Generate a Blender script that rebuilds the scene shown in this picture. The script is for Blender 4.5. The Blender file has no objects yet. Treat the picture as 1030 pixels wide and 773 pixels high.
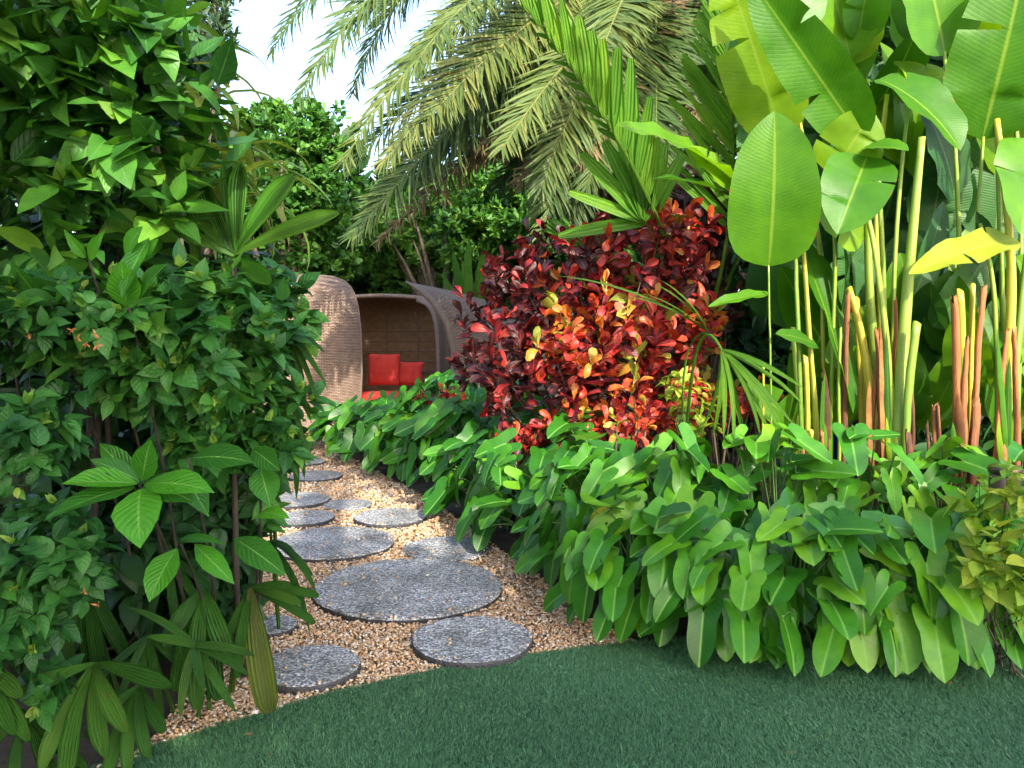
import bpy, math, random
import numpy as np
from mathutils import Vector
from math import radians, sin, cos, pi

rng = np.random.default_rng(11)
random.seed(11)
sc = bpy.context.scene
COL = sc.collection

# ------------------------------------------------------------------ camera
CAM_Z = 1.5
F = 801.0
TH = math.atan(56.5 / F)
cam_d = bpy.data.cameras.new("camera")
cam_d.sensor_width = 36.0
cam_d.lens = 28.0
cam_d.clip_end = 500
cam_d.clip_start = 0.05
cam = bpy.data.objects.new("camera", cam_d)
cam.location = (0, 0, CAM_Z)
cam.rotation_euler = (pi / 2 - TH, 0, 0)
COL.objects.link(cam)
sc.camera = cam


def P(px, py, Y):
    cx = (px - 515) / F
    cy = -(py - 386.5) / F
    k = Y / (cos(TH) + cy * sin(TH))
    return np.array([cx * k, Y, CAM_Z + (-sin(TH) + cy * cos(TH)) * k])


def G(px, py, z=0.0):
    cx = (px - 515) / F
    cy = -(py - 386.5) / F
    k = (z - CAM_Z) / (-sin(TH) + cy * cos(TH))
    return np.array([cx * k, (cos(TH) + cy * sin(TH)) * k, z])


def nrm(a):
    a = np.asarray(a, float)
    return a / np.maximum(np.linalg.norm(a, axis=-1, keepdims=True), 1e-9)


# ------------------------------------------------------------------ scene bookkeeping
def tag(o, label=None, cat=None, group=None, kind=None):
    if label: o["label"] = label
    if cat: o["category"] = cat
    if group: o["group"] = group
    if kind: o["kind"] = kind
    return o


def thing(name, label, cat, loc, group=None):
    o = bpy.data.objects.new(name, None)
    o.empty_display_size = 0.1
    o.location = [float(c) for c in loc]
    COL.objects.link(o)
    return tag(o, label, cat, group)


class Geo:
    """collects vertices, faces, uv and a per-leaf tint; build() links ONE mesh object"""
    def __init__(self):
        self.v, self.uv, self.t, self.f, self.n = [], [], [], [], 0

    def add(self, v, faces, uv=None, tint=0.5):
        v = np.asarray(v, float).reshape(-1, 3)
        m = len(v)
        self.v.append(v)
        self.uv.append(np.zeros((m, 2)) if uv is None else np.asarray(uv, float).reshape(-1, 2))
        self.t.append(np.broadcast_to(np.asarray(tint, float), (m,)).copy())
        for f in faces:
            self.f.append(np.asarray(f, int) + self.n)
        self.n += m

    def build(self, name, mat, parent=None, smooth=True):
        V = np.concatenate(self.v)
        if parent is not None:
            V = V - np.array(parent.location)[None]
        me = bpy.data.meshes.new(name)
        me.vertices.add(len(V))
        me.vertices.foreach_set("co", V.astype(np.float32).ravel())
        loops = np.concatenate([f.ravel() for f in self.f])
        tot = np.concatenate([np.full(len(f), f.shape[1]) for f in self.f])
        start = np.concatenate([[0], np.cumsum(tot)[:-1]])
        me.loops.add(len(loops))
        me.loops.foreach_set("vertex_index", loops.astype(np.int32))
        me.polygons.add(len(tot))
        me.polygons.foreach_set("loop_start", start.astype(np.int32))
        me.polygons.foreach_set("loop_total", tot.astype(np.int32))
        me.polygons.foreach_set("use_smooth", np.full(len(tot), smooth))
        U = np.concatenate(self.uv)
        l = me.uv_layers.new(name="UVMap")
        l.data.foreach_set("uv", U[loops].astype(np.float32).ravel())
        a = me.attributes.new("tint", 'FLOAT', 'POINT')
        a.data.foreach_set("value", np.concatenate(self.t).astype(np.float32))
        me.update(calc_edges=True)
        me.validate()
        me.materials.append(mat)
        o = bpy.data.objects.new(name, me)
        COL.objects.link(o)
        if parent is not None:
            o.parent = parent
        return o


# ------------------------------------------------------------------ leaf templates
def grid_tmpl(ts, ws, us, pleat=None, gap=None):
    ts = np.array(ts, float); ws = np.array(ws, float); us = np.array(us, float)
    R, C = len(ts), len(us)
    T, U = np.meshgrid(ts, us, indexing='ij')
    S = U * ws[:, None] * 0.5
    Hh = np.zeros_like(S)
    if pleat:
        Hh = (np.where(np.arange(C) % 2 == 0, 1, -1)[None, :] * pleat) * ws[:, None] * 0.5
    q = []
    for r in range(R - 1):
        for c in range(C - 1):
            a = r * C + c
            q.append((a, a + 1, a + C + 1, a + C))
    return dict(t=T.ravel(), s=S.ravel(), u=U.ravel(), h=Hh.ravel(), f=[np.array(q)])


def arrow_tmpl():
    rows = [(-.42, .15, .19), (-.40, .105, .235), (-.32, .075, .275), (-.17, .042, .28), (0, 0, .25),
            (.12, 0, .215), (.28, 0, .215), (.45, 0, .22), (.62, 0, .20), (.78, 0, .155), (.9, 0, .095), (1, 0, .004)]
    V = []; q = []
    cols = [0, .35, .7, 1]
    off = 0
    for side in (-1, 1):
        for r, (t, i, o) in enumerate(rows):
            for c in cols:
                w = i + (o - i) * c
                V.append((t, side * w, side * w / .27))
        for r in range(len(rows) - 1):
            for c in range(3):
                a = off + r * 4 + c
                f = (a, a + 1, a + 5, a + 4)
                q.append(f if side > 0 else f[::-1])
        off += len(rows) * 4
    V = np.array(V)
    return dict(t=V[:, 0], s=V[:, 1] / .47, u=np.clip(V[:, 2], -1, 1), h=np.zeros(len(V)), f=[np.array(q)])


U3 = [-1, 0, 1]; U5 = [-1, -.5, 0, .5, 1]
U9 = list(np.linspace(-1, 1, 9)); U13 = list(np.linspace(-1, 1, 13))
T_OVATE = grid_tmpl([0, .1, .3, .55, .8, 1], [.05, .55, 1, .85, .4, 0], U5)
T_LANCE = grid_tmpl([0, .12, .3, .5, .7, .86, 1], [.06, .42, .88, 1, .78, .4, 0], U5)
T_OBOV = grid_tmpl([0, .2, .45, .7, .9, 1], [.12, .4, .78, 1, .8, .12], U3)
T_ROUND = grid_tmpl([0, .25, .6, .88, 1], [.1, .6, 1, .75, 0], U3)
T_HEART = grid_tmpl([0, .06, .18, .36, .56, .74, .88, 1], [.25, .68, .95, 1, .82, .5, .2, 0], U5)
T_PADDLE = grid_tmpl([0, .025, .06, .12, .2, .3, .4, .5, .6, .7, .78, .86, .93, .975, 1],
                     [.04, .34, .60, .82, .95, 1, 1, .98, .92, .83, .72, .55, .33, .14, .01], U9)
T_STRAP = grid_tmpl([0, .1, .22, .36, .5, .64, .78, .9, 1], [.5, .75, .92, 1, 1, .92, .75, .45, 0], U3)
T_PLEAT = grid_tmpl([0, .1, .22, .36, .5, .64, .78, .9, .96, 1], [.2, .42, .65, .85, .97, 1, .97, .85, .6, .35], U13, pleat=.16)
T_PLEATUP = grid_tmpl([0, .12, .26, .42, .56, .7, .82, .92, .97, 1], [.22, .38, .55, .74, .9, 1, .92, .62, .4, .2], U13, pleat=.16)
T_LEAFLET = grid_tmpl([0, .15, .45, .75, 1], [.45, .9, 1, .7, .02], U3)
T_BROADLET = grid_tmpl([0, .1, .3, .55, .8, .94, 1], [.3, .75, 1, 1, .85, .62, .5], U5, pleat=.1)
T_ARROW = arrow_tmpl()


def torn_paddle(cuts):
    ts = list(T_PADDLE_TS); ws = list(T_PADDLE_WS)
    for t, side, depth in cuts:
        for tt in (t, t + .014):
            ws.append(float(np.interp(tt, T_PADDLE_TS, T_PADDLE_WS))); ts.append(tt)
    o = np.argsort(ts); ts = [ts[i] for i in o]; ws = [ws[i] for i in o]
    T = grid_tmpl(ts, ws, U9)
    keep = np.ones(len(T['f'][0]), bool)
    for t, side, depth in cuts:
        r = ts.index(t)
        for c in range(8):
            outer = c if side < 0 else 7 - c
            if outer < depth: keep[r * 8 + c] = False
    T['f'] = [T['f'][0][keep]]
    # the strip below a tear sags a little
    for t, side, depth in cuts:
        u0 = 1 - depth / 4.0
        au = np.clip(T['u'] * side - u0, 0, 1)
        lo = np.arange(len(T['t'])) // 9 == ts.index(t); hi = np.arange(len(T['t'])) // 9 == ts.index(t) + 1
        T['t'] = T['t'] - lo * .02 * au + hi * (.025 * au - .012 * (au <= 0))
        m = (T['t'] <= t + 1e-6) & (T['t'] > t - .09) & (T['u'] * side > .2)
        T['h'][m] -= .05 * np.abs(T['u'][m]) * np.clip((T['t'][m] - t + .09) / .09, 0, 1)
    return T


T_PADDLE_TS = [0, .025, .06, .12, .2, .3, .4, .5, .6, .7, .78, .86, .93, .975, 1]
T_PADDLE_WS = [.04, .34, .60, .82, .95, 1, 1, .98, .92, .83, .72, .55, .33, .14, .01]
PADDLES = [T_PADDLE] * 3 + [torn_paddle([(.33, -1, 3), (.66, 1, 2)]), torn_paddle([(.45, 1, 3)]), torn_paddle([(.24, 1, 2), (.56, -1, 4), (.74, -1, 2)]), torn_paddle([(.62, 1, 4), (.36, 1, 2), (.83, -1, 2)])]


def leaves(geo, T, base, d, n, L, W, bend=0, fold=0.2, wave=0, twist=0, tint=.5, wf=9.0):
    base = np.atleast_2d(base).astype(float); N = max(len(base), len(np.atleast_2d(d)), np.size(L)); base = np.broadcast_to(base, (N, 3))
    d = nrm(np.broadcast_to(d, (N, 3))); n = np.broadcast_to(np.asarray(n, float), (N, 3))
    ar = lambda a: np.broadcast_to(np.asarray(a, float), (N,))[:, None]
    L, W, bend, fold, wave, twist = map(ar, (L, W, bend, fold, wave, twist))
    X = np.cross(d, n)
    bad = np.linalg.norm(X, axis=1) < 1e-3
    X[bad] = np.cross(d[bad], np.array([.3, .5, .8]))
    X = nrm(X); Z = np.cross(X, d)
    t = T['t'][None]; s = T['s'][None] * W; u = T['u'][None]
    b = np.where(np.abs(bend) < 1e-3, 1e-3, bend)
    cy = np.sin(b * t) / b * L
    cz = -(1 - np.cos(b * t)) / b * L
    ny, nz = np.sin(b * t), np.cos(b * t)
    ph = rng.uniform(0, 6.28, (N, 1))
    x = s * np.cos(fold)
    h = np.abs(s) * np.sin(fold) + T['h'][None] * W + wave * L * np.sin(t * wf + ph + u * .8) * np.abs(u) ** 1.5 * (np.abs(T['s'][None]) * 2)
    tw = twist * t
    x2 = x * np.cos(tw) - h * np.sin(tw)
    h2 = x * np.sin(tw) + h * np.cos(tw)
    py = cy + ny * h2; pz = cz + nz * h2
    V = base[:, None] + X[:, None] * x2[..., None] + d[:, None] * py[..., None] + Z[:, None] * pz[..., None]
    m = T['t'].size
    uv = np.stack([np.broadcast_to((u + 1) / 2, (N, m)), np.broadcast_to(t, (N, m))], -1)
    ti = np.broadcast_to(np.asarray(tint, float), (N,))[:, None] * np.ones((1, m))
    fs = [(f[None] + (np.arange(N) * m)[:, None, None]).reshape(-1, f.shape[1]) for f in T['f']]
    geo.add(V, fs, uv, ti.ravel())


def tubes(geo, Pts, R, sides=5, tint=.5):
    """Pts (N,K,3), R (N,K)"""
    Pts = np.asarray(Pts, float)
    if Pts.ndim == 2: Pts = Pts[None]
    N, K, _ = Pts.shape
    R = np.broadcast_to(np.asarray(R, float), (N, K))
    d = nrm(np.gradient(Pts, axis=1))
    ref = np.where(np.abs(d[..., 2:3]) > .9, np.array([1., 0, 0]), np.array([0, 0, 1.]))
    X = nrm(np.cross(d, ref)); Y = np.cross(d, X)
    a = np.arange(sides) / sides * 2 * pi
    V = Pts[:, :, None] + R[:, :, None, None] * (X[:, :, None] * np.cos(a)[:, None] + Y[:, :, None] * np.sin(a)[:, None])
    q = []
    for k in range(K - 1):
        for s in range(sides):
            s2 = (s + 1) % sides
            q.append((k * sides + s, k * sides + s2, (k + 1) * sides + s2, (k + 1) * sides + s))
    cap = [[(K - 1) * sides + s for s in range(sides)]]
    fs = []
    for f in (np.array(q), np.array(cap)):
        fs.append((f[None] + (np.arange(N) * K * sides)[:, None, None]).reshape(-1, f.shape[1]))
    uv = np.stack(np.broadcast_arrays(a / 6.283 + 0 * V[..., 0], np.linspace(0, 1, K)[None, :, None]), -1)
    ti = np.broadcast_to(np.asarray(tint, float), (N,))[:, None] * np.ones((1, K * sides))
    geo.add(V, fs, uv, ti.ravel())


def bez(p0, p1, p2, K=7):
    p0, p1, p2 = [np.atleast_2d(p).astype(float)[:, None] for p in (p0, p1, p2)]
    t = np.linspace(0, 1, K)[None, :, None]
    return (1 - t) ** 2 * p0 + 2 * t * (1 - t) * p1 + t * t * p2


def rdir(n):
    return nrm(rng.normal(size=(n, 3)))


# ------------------------------------------------------------------ materials
def newmat(name):
    m = bpy.data.materials.new(name); m.use_nodes = True
    nt = m.node_tree; nt.nodes.clear()
    return m, nt


def nd(nt, typ, **kw):
    n = nt.nodes.new(typ)
    for k, v in kw.items():
        if k == 'inp':
            for kk, vv in v.items():
                if isinstance(vv, bpy.types.NodeSocket): nt.links.new(vv, n.inputs[kk])
                else: n.inputs[kk].default_value = vv
        else: setattr(n, k, v)
    return n


def mth(nt, op, a, b=None, c=None, clamp=False):
    n = nt.nodes.new('ShaderNodeMath'); n.operation = op; n.use_clamp = clamp
    for i, v in enumerate((a, b, c)):
        if v is None: continue
        if isinstance(v, bpy.types.NodeSocket): nt.links.new(v, n.inputs[i])
        else: n.inputs[i].default_value = v
    return n.outputs[0]


def mixc(nt, fac, a, b, mode='MIX'):
    n = nt.nodes.new('ShaderNodeMix'); n.data_type = 'RGBA'; n.blend_type = mode
    for i, v in ((0, fac), (6, a), (7, b)):
        if isinstance(v, bpy.types.NodeSocket): nt.links.new(v, n.inputs[i])
        else: n.inputs[i].default_value = v if i == 0 else (*v, 1)
    return n.outputs[2]


def ramp(nt, fac, stops, interp='LINEAR'):
    n = nt.nodes.new('ShaderNodeValToRGB'); cr = n.color_ramp; cr.interpolation = interp
    while len(cr.elements) < len(stops): cr.elements.new(.5)
    for e, (p, c) in zip(cr.elements, stops):
        e.position = p; e.color = (*c, 1)
    nt.links.new(fac, n.inputs[0])
    return n.outputs[0]


def leafmat(name, cols, rib=None, transl=.3, rough=.38, veins=0, slope=.5, vstr=.25, spec=.3, spots=0.0, ribw=.05, tgain=(1.5, 1.35, .5), tnoise=.35, vcol=0.0, pleats=0, margin=0.0, blotch=0.0):
    m, nt = newmat(name)
    at = nd(nt, 'ShaderNodeAttribute', attribute_name='tint')
    geo = nd(nt, 'ShaderNodeNewGeometry')
    noi = nd(nt, 'ShaderNodeTexNoise', inp={'Vector': geo.outputs['Position'], 'Scale': 22.0, 'Detail': 3.0})
    k = mth(nt, 'ADD', at.outputs['Fac'], mth(nt, 'MULTIPLY', mth(nt, 'SUBTRACT', noi.outputs[0], .5), tnoise), clamp=True)
    n = len(cols)
    c = ramp(nt, k, [(i / (n - 1), col) for i, col in enumerate(cols)])
    tc = nd(nt, 'ShaderNodeTexCoord'); sp = nd(nt, 'ShaderNodeSeparateXYZ', inp={0: tc.outputs['UV']})
    au = mth(nt, 'MULTIPLY', mth(nt, 'ABSOLUTE', mth(nt, 'SUBTRACT', sp.outputs[0], .5)), 2.0)
    bump = None
    if veins:
        ph = mth(nt, 'FRACT', mth(nt, 'SUBTRACT', mth(nt, 'MULTIPLY', sp.outputs[1], float(veins)), mth(nt, 'MULTIPLY', au, slope * veins * .3)))
        vv = mth(nt, 'ABSOLUTE', mth(nt, 'SUBTRACT', ph, .5))       # ridge profile
        line = mth(nt, 'GREATER_THAN', vv, .44)
        if vcol: c = mixc(nt, mth(nt, 'MULTIPLY', line, vcol), c, rib or cols[-1])
        hgt = mth(nt, 'POWER', mth(nt, 'MULTIPLY', vv, 2.0), 3.0)
        bump = nd(nt, 'ShaderNodeBump', inp={'Strength': vstr, 'Distance': .006, 'Height': mth(nt, 'MULTIPLY', hgt, -1.0)})
    if blotch:
        nb = nd(nt, 'ShaderNodeTexNoise', inp={'Vector': geo.outputs['Position'], 'Scale': 5.0, 'Detail': 4.0})
        c = mixc(nt, blotch, c, ramp(nt, nb.outputs[0], [(.3, (.55, .62, .6)), (.5, (1, 1, 1)), (.72, (1.5, 1.25, .9))]), 'MULTIPLY')
    if pleats:
        pw = mth(nt, 'ABSOLUTE', mth(nt, 'SUBTRACT', mth(nt, 'FRACT', mth(nt, 'MULTIPLY', sp.outputs[0], float(pleats))), .5))
        bump = nd(nt, 'ShaderNodeBump', inp={'Strength': .75, 'Distance': .012, 'Height': mth(nt, 'MULTIPLY', pw, 2.0)})
        c = mixc(nt, mth(nt, 'MULTIPLY', mth(nt, 'GREATER_THAN', pw, .42), .35), c, rib or cols[-1])
    if margin:
        n5 = nd(nt, 'ShaderNodeTexNoise', inp={'Vector': geo.outputs['Position'], 'Scale': 30.0, 'Detail': 3.0})
        edge = mth(nt, 'GREATER_THAN', mth(nt, 'ADD', au, mth(nt, 'MULTIPLY', mth(nt, 'SUBTRACT', n5.outputs[0], .62), .35)), .985)
        c = mixc(nt, mth(nt, 'MULTIPLY', edge, margin), c, (.22, .12, .03))
    if rib:
        mask = mth(nt, 'SUBTRACT', 1.0, mth(nt, 'DIVIDE', au, ribw), clamp=True)
        c = mixc(nt, mth(nt, 'MULTIPLY', mth(nt, 'POWER', mask, .5), .75), c, rib)
    if spots:
        n2 = nd(nt, 'ShaderNodeTexNoise', inp={'Vector': geo.outputs['Position'], 'Scale': 60.0, 'Detail': 2.0})
        f = mth(nt, 'MULTIPLY', mth(nt, 'SUBTRACT', n2.outputs[0], .62, clamp=True), 9.0, clamp=True)
        c = mixc(nt, mth(nt, 'MULTIPLY', f, spots), c, (.16, .10, .03))
    pale = mixc(nt, 1.0, c, (1.08, 1.06, 1.1), 'MULTIPLY')
    c2 = mixc(nt, geo.outputs['Backfacing'], c, pale)
    n3 = nd(nt, 'ShaderNodeTexNoise', inp={'Vector': geo.outputs['Position'], 'Scale': 9.0, 'Detail': 2.0})
    rg = mth(nt, 'ADD', rough - .1, mth(nt, 'MULTIPLY', n3.outputs[0], .22))
    p = nd(nt, 'ShaderNodeBsdfPrincipled', inp={'Base Color': c2, 'Roughness': rg, 'Specular IOR Level': spec})
    tr = nd(nt, 'ShaderNodeBsdfTranslucent', inp={'Color': mixc(nt, 1.0, c, tgain, 'MULTIPLY')})
    if bump:
        nt.links.new(bump.outputs[0], p.inputs['Normal'])
    mx = nd(nt, 'ShaderNodeMixShader', inp={0: transl, 1: p.outputs[0], 2: tr.outputs[0]})
    out = nd(nt, 'ShaderNodeOutputMaterial', inp={0: mx.outputs[0]})
    return m


def woodmat(name, c0, c1, scale=30, rough=.8, stretch=(1, 1, .15), bstr=.4):
    m, nt = newmat(name)
    tc = nd(nt, 'ShaderNodeTexCoord')
    mp = nd(nt, 'ShaderNodeMapping', inp={0: tc.outputs['Object'], 'Scale': stretch})
    n = nd(nt, 'ShaderNodeTexNoise', inp={'Vector': mp.outputs[0], 'Scale': scale, 'Detail': 5.0, 'Roughness': .65})
    at = nd(nt, 'ShaderNodeAttribute', attribute_name='tint')
    k = mth(nt, 'ADD', n.outputs[0], mth(nt, 'MULTIPLY', mth(nt, 'SUBTRACT', at.outputs['Fac'], .5), .6), clamp=True)
    c = ramp(nt, k, [(.3, c0), (.7, c1)])
    b = nd(nt, 'ShaderNodeBump', inp={'Strength': bstr, 'Distance': .01, 'Height': n.outputs[0]})
    p = nd(nt, 'ShaderNodeBsdfPrincipled', inp={'Base Color': c, 'Roughness': rough, 'Normal': b.outputs[0]})
    nd(nt, 'ShaderNodeOutputMaterial', inp={0: p.outputs[0]})
    return m


def stalkmat(name, c0, c1, scar):
    m, nt = newmat(name)
    tc = nd(nt, 'ShaderNodeTexCoord')
    mp = nd(nt, 'ShaderNodeMapping', inp={0: tc.outputs['Object'], 'Scale': (1, 1, .10)})
    n = nd(nt, 'ShaderNodeTexNoise', inp={'Vector': mp.outputs[0], 'Scale': 70.0, 'Detail': 4.0, 'Roughness': .6})
    n2 = nd(nt, 'ShaderNodeTexNoise', inp={'Vector': tc.outputs['Object'], 'Scale': 4.0, 'Detail': 3.0})
    n3 = nd(nt, 'ShaderNodeTexNoise', inp={'Vector': mp.outputs[0], 'Scale': 28.0, 'Detail': 5.0, 'Roughness': .7})
    at = nd(nt, 'ShaderNodeAttribute', attribute_name='tint')
    k = mth(nt, 'ADD', mth(nt, 'ADD', mth(nt, 'MULTIPLY', n.outputs[0], .45), mth(nt, 'MULTIPLY', n2.outputs[0], .55)), mth(nt, 'MULTIPLY', mth(nt, 'SUBTRACT', at.outputs['Fac'], .5), .5), clamp=True)
    c = ramp(nt, k, [(.3, c0), (.7, c1)])
    f = mth(nt, 'MULTIPLY', mth(nt, 'SUBTRACT', n3.outputs[0], .60, clamp=True), 8.0, clamp=True)
    c = mixc(nt, mth(nt, 'MULTIPLY', f, scar), c, (.20, .085, .025))
    b = nd(nt, 'ShaderNodeBump', inp={'Strength': .35, 'Distance': .006, 'Height': n.outputs[0]})
    p = nd(nt, 'ShaderNodeBsdfPrincipled', inp={'Base Color': c, 'Roughness': .42, 'Normal': b.outputs[0]})
    nd(nt, 'ShaderNodeOutputMaterial', inp={0: p.outputs[0]})
    return m


M = {}
M['philo'] = leafmat('philodendron_leaf', [(.013, .080, .008), (.026, .135, .009), (.054, .205, .010), (.14, .31, .014)], rib=(.15, .34, .06), transl=.17, rough=.33, veins=8, slope=1.1, vstr=.05, ribw=.08, spec=.28, vcol=.06, blotch=.4)
M['philostem'] = woodmat('philodendron_stem', (.05, .12, .03), (.10, .20, .05), rough=.5)
M['heli'] = leafmat('heliconia_leaf', [(.026, .11, .010), (.052, .185, .009), (.10, .255, .010), (.21, .34, .014)], rib=(.24, .36, .04), transl=.42, rough=.40, veins=44, slope=.35, vstr=.10, ribw=.045, vcol=.13, margin=.9, blotch=.5, tgain=(1.6, 1.4, .35), tnoise=.18)
M['helishaded'] = leafmat('heliconia_shaded_leaf', [(.02, .08, .02), (.035, .12, .025), (.05, .17, .03)], rib=(.14, .25, .06), transl=.25, rough=.45, veins=36, slope=.35, vstr=.25, ribw=.04, vcol=.1, blotch=.5)  # darker heliconia leaf copy, with shade inside the clumps put into its colour
M['yellow'] = leafmat('yellowed_leaf', [(.25, .33, .02), (.36, .40, .03)], rib=(.40, .45, .08), transl=.45, rough=.45, veins=60, slope=.3, vstr=.08)
M['stalk'] = stalkmat('green_stalk', (.08, .19, .02), (.22, .31, .035), .35)
M['stalkyel'] = stalkmat('yellow_stalk', (.19, .27, .02), (.44, .36, .035), .8)
M['dry'] = woodmat('dry_sheath', (.045, .02, .012), (.33, .115, .035), scale=60, rough=.75, stretch=(1, 1, .07), bstr=.9)
M['croton'] = leafmat('croton_leaf', [(.035, .008, .010), (.09, .010, .014), (.20, .012, .018), (.42, .022, .020), (.52, .07, .02), (.48, .20, .02), (.20, .28, .03)], rib=(.5, .12, .04), transl=.25, rough=.44, veins=8, slope=.6, vstr=.2, ribw=.09, tgain=(1.5, .9, .6), tnoise=.5, spec=.55)
M['crotondark'] = leafmat('croton_dark_leaf', [(.03, .012, .010), (.07, .018, .014), (.12, .03, .02), (.24, .05, .02)], transl=.2, rough=.46, tnoise=.5)
M['broad'] = leafmat('broad_shrub_leaf', [(.020, .085, .018), (.042, .155, .022), (.085, .26, .028), (.19, .40, .04)], rib=(.12, .28, .08), transl=.3, rough=.38, veins=7, slope=1.0, vstr=.2, ribw=.06)
M['rosette'] = leafmat('rosette_leaf', [(.03, .13, .018), (.05, .22, .016), (.09, .33, .02)], rib=(.22, .45, .10), transl=.32, rough=.3, veins=10, slope=1.0, vstr=.45, ribw=.06, vcol=.15)
M['small'] = leafmat('small_shrub_leaf', [(.018, .085, .020), (.034, .145, .026), (.062, .21, .028), (.20, .40, .05)], rib=(.09, .2, .07), transl=.25, rough=.4, veins=5, slope=1., vstr=.3, ribw=.05)
M['tip'] = leafmat('young_tip_leaf', [(.10, .24, .04), (.20, .38, .06), (.32, .46, .08)], transl=.35, rough=.45)
M['strap'] = leafmat('strap_leaf', [(.05, .13, .02), (.10, .20, .03), (.20, .27, .05), (.30, .27, .08)], rib=(.22, .28, .06), transl=.35, rough=.4, ribw=.12, tnoise=.3)
M['pleat'] = leafmat('pleated_leaf', [(.045, .17, .02), (.08, .26, .026), (.15, .33, .04)], rib=(.18, .36, .06), transl=.35, rough=.42, tnoise=.25, pleats=7, blotch=.4, ribw=.001)
M['ladypalm'] = leafmat('lady_palm_leaf', [(.02, .085, .014), (.04, .14, .018), (.08, .19, .026)], rib=(.10, .2, .05), ribw=.001, transl=.25, rough=.42, tnoise=.3, spots=.35, pleats=6, blotch=.5)
M['oldpalm'] = leafmat('old_palm_leaf', [(.075, .14, .02), (.13, .18, .03)], rib=(.18, .2, .06), ribw=.001, transl=.25, rough=.5, tnoise=.4, spots=.7, pleats=7, blotch=.6)
M['datepalm'] = leafmat('date_palm_leaf', [(.032, .068, .022), (.06, .112, .03), (.112, .16, .035), (.22, .215, .06)], transl=.22, rough=.5, tnoise=.25)
M['deadfrond'] = leafmat('dead_frond', [(.10, .075, .035), (.20, .15, .07), (.30, .23, .12)], transl=.15, rough=.7, tnoise=.3)
M['palmbroad'] = leafmat('young_palm_leaf', [(.06, .19, .02), (.10, .27, .025), (.18, .34, .03)], transl=.42, rough=.42, tnoise=.2, tgain=(1.5, 1.35, .4), rib=(.2, .34, .06), ribw=.12, pleats=4, blotch=.4)
M['hedge'] = leafmat('hedge_leaf', [(.02, .08, .02), (.04, .14, .022), (.08, .22, .028), (.17, .32, .04)], transl=.28, rough=.4, tnoise=.3)
M['farm'] = leafmat('grey_tree_leaf', [(.025, .06, .03), (.04, .085, .04), (.06, .11, .05)], transl=.25, rough=.45)
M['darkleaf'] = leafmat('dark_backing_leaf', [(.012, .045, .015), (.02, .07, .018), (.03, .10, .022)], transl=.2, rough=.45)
M['yelshrub'] = leafmat('yellow_green_shrub_leaf', [(.06, .2, .02), (.16, .32, .03), (.38, .42, .04)], rib=(.3, .4, .08), transl=.35, rough=.4, veins=7, slope=1., vstr=.3)
M['sheathdry'] = leafmat('torn_dry_sheath', [(.06, .025, .012), (.17, .065, .02), (.32, .16, .05)], transl=.12, rough=.7, tnoise=.9, blotch=.6)
M['bark'] = woodmat('grey_brown_bark', (.06, .045, .03), (.17, .13, .09), scale=25)
M['twigbark'] = woodmat('dark_twig_bark', (.022, .016, .011), (.075, .055, .04), scale=25)
M['palmtrunk'] = woodmat('palm_fibre_trunk', (.018, .012, .008), (.10, .06, .035), scale=40, rough=.95, bstr=1.0)
M['orange'] = leafmat('withered_flower', [(.45, .16, .05), (.5, .25, .1)], transl=.3, rough=.6)
M['fallen'] = leafmat('fallen_leaf', [(.16, .07, .03), (.30, .14, .06)], transl=.1, rough=.7)

# ------------------------------------------------------------------ ground
def ground_mat(name, stops, scale, bstr, rough=.95, big=1.5):
    m, nt = newmat(name)
    tc = nd(nt, 'ShaderNodeTexCoord')
    n = nd(nt, 'ShaderNodeTexNoise', inp={'Vector': tc.outputs['Object'], 'Scale': scale, 'Detail': 6.0, 'Roughness': .7})
    n2 = nd(nt, 'ShaderNodeTexNoise', inp={'Vector': tc.outputs['Object'], 'Scale': big, 'Detail': 3.0})
    k = mth(nt, 'ADD', mth(nt, 'MULTIPLY', n.outputs[0], .65), mth(nt, 'MULTIPLY', n2.outputs[0], .35))
    c = ramp(nt, k, stops)
    b = nd(nt, 'ShaderNodeBump', inp={'Strength': bstr, 'Distance': .02, 'Height': n.outputs[0]})
    p = nd(nt, 'ShaderNodeBsdfPrincipled', inp={'Base Color': c, 'Roughness': rough, 'Normal': b.outputs[0]})
    nd(nt, 'ShaderNodeOutputMaterial', inp={0: p.outputs[0]})
    return m


def sheet(name, pts, z, mat, kind='structure'):
    g = Geo()
    pts = [(p[0], p[1], z) for p in pts]
    g.add(pts, [np.array([list(range(len(pts)))])])
    o = g.build(name, mat, smooth=False)
    tag(o, kind=kind)
    return o


soil = ground_mat('soil', [(.3, (.02, .014, .009)), (.6, (.06, .042, .026)), (.8, (.10, .07, .045))], 14, .8)
sheet('ground', [(-80, -40), (80, -40), (80, 120), (-80, 120)], 0, soil)

LAWN_EDGE = [G(x, y) for x, y in ((40, 800), (125, 764), (180, 745), (250, 724), (330, 700), (400, 684), (480, 668), (560, 657), (640, 648), (760, 640), (900, 644), (1040, 652), (1300, 668))]
PATH_R = [G(x, y) for x, y in ((640, 648), (585, 620), (545, 583), (500, 552), (462, 524), (425, 499), (385, 478), (352, 461), (338, 449), (330, 440))]
PATH_L = [G(x, y) for x, y in ((282, 440), (270, 455), (250, 478), (232, 520), (222, 570), (212, 630), (186, 700), (120, 790))]
path_poly = [tuple(p[:2]) for p in PATH_R] + [(-3.6, 12.2)] + [tuple(p[:2]) for p in PATH_L] + [tuple(p[:2]) for p in LAWN_EDGE[:9]]


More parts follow.
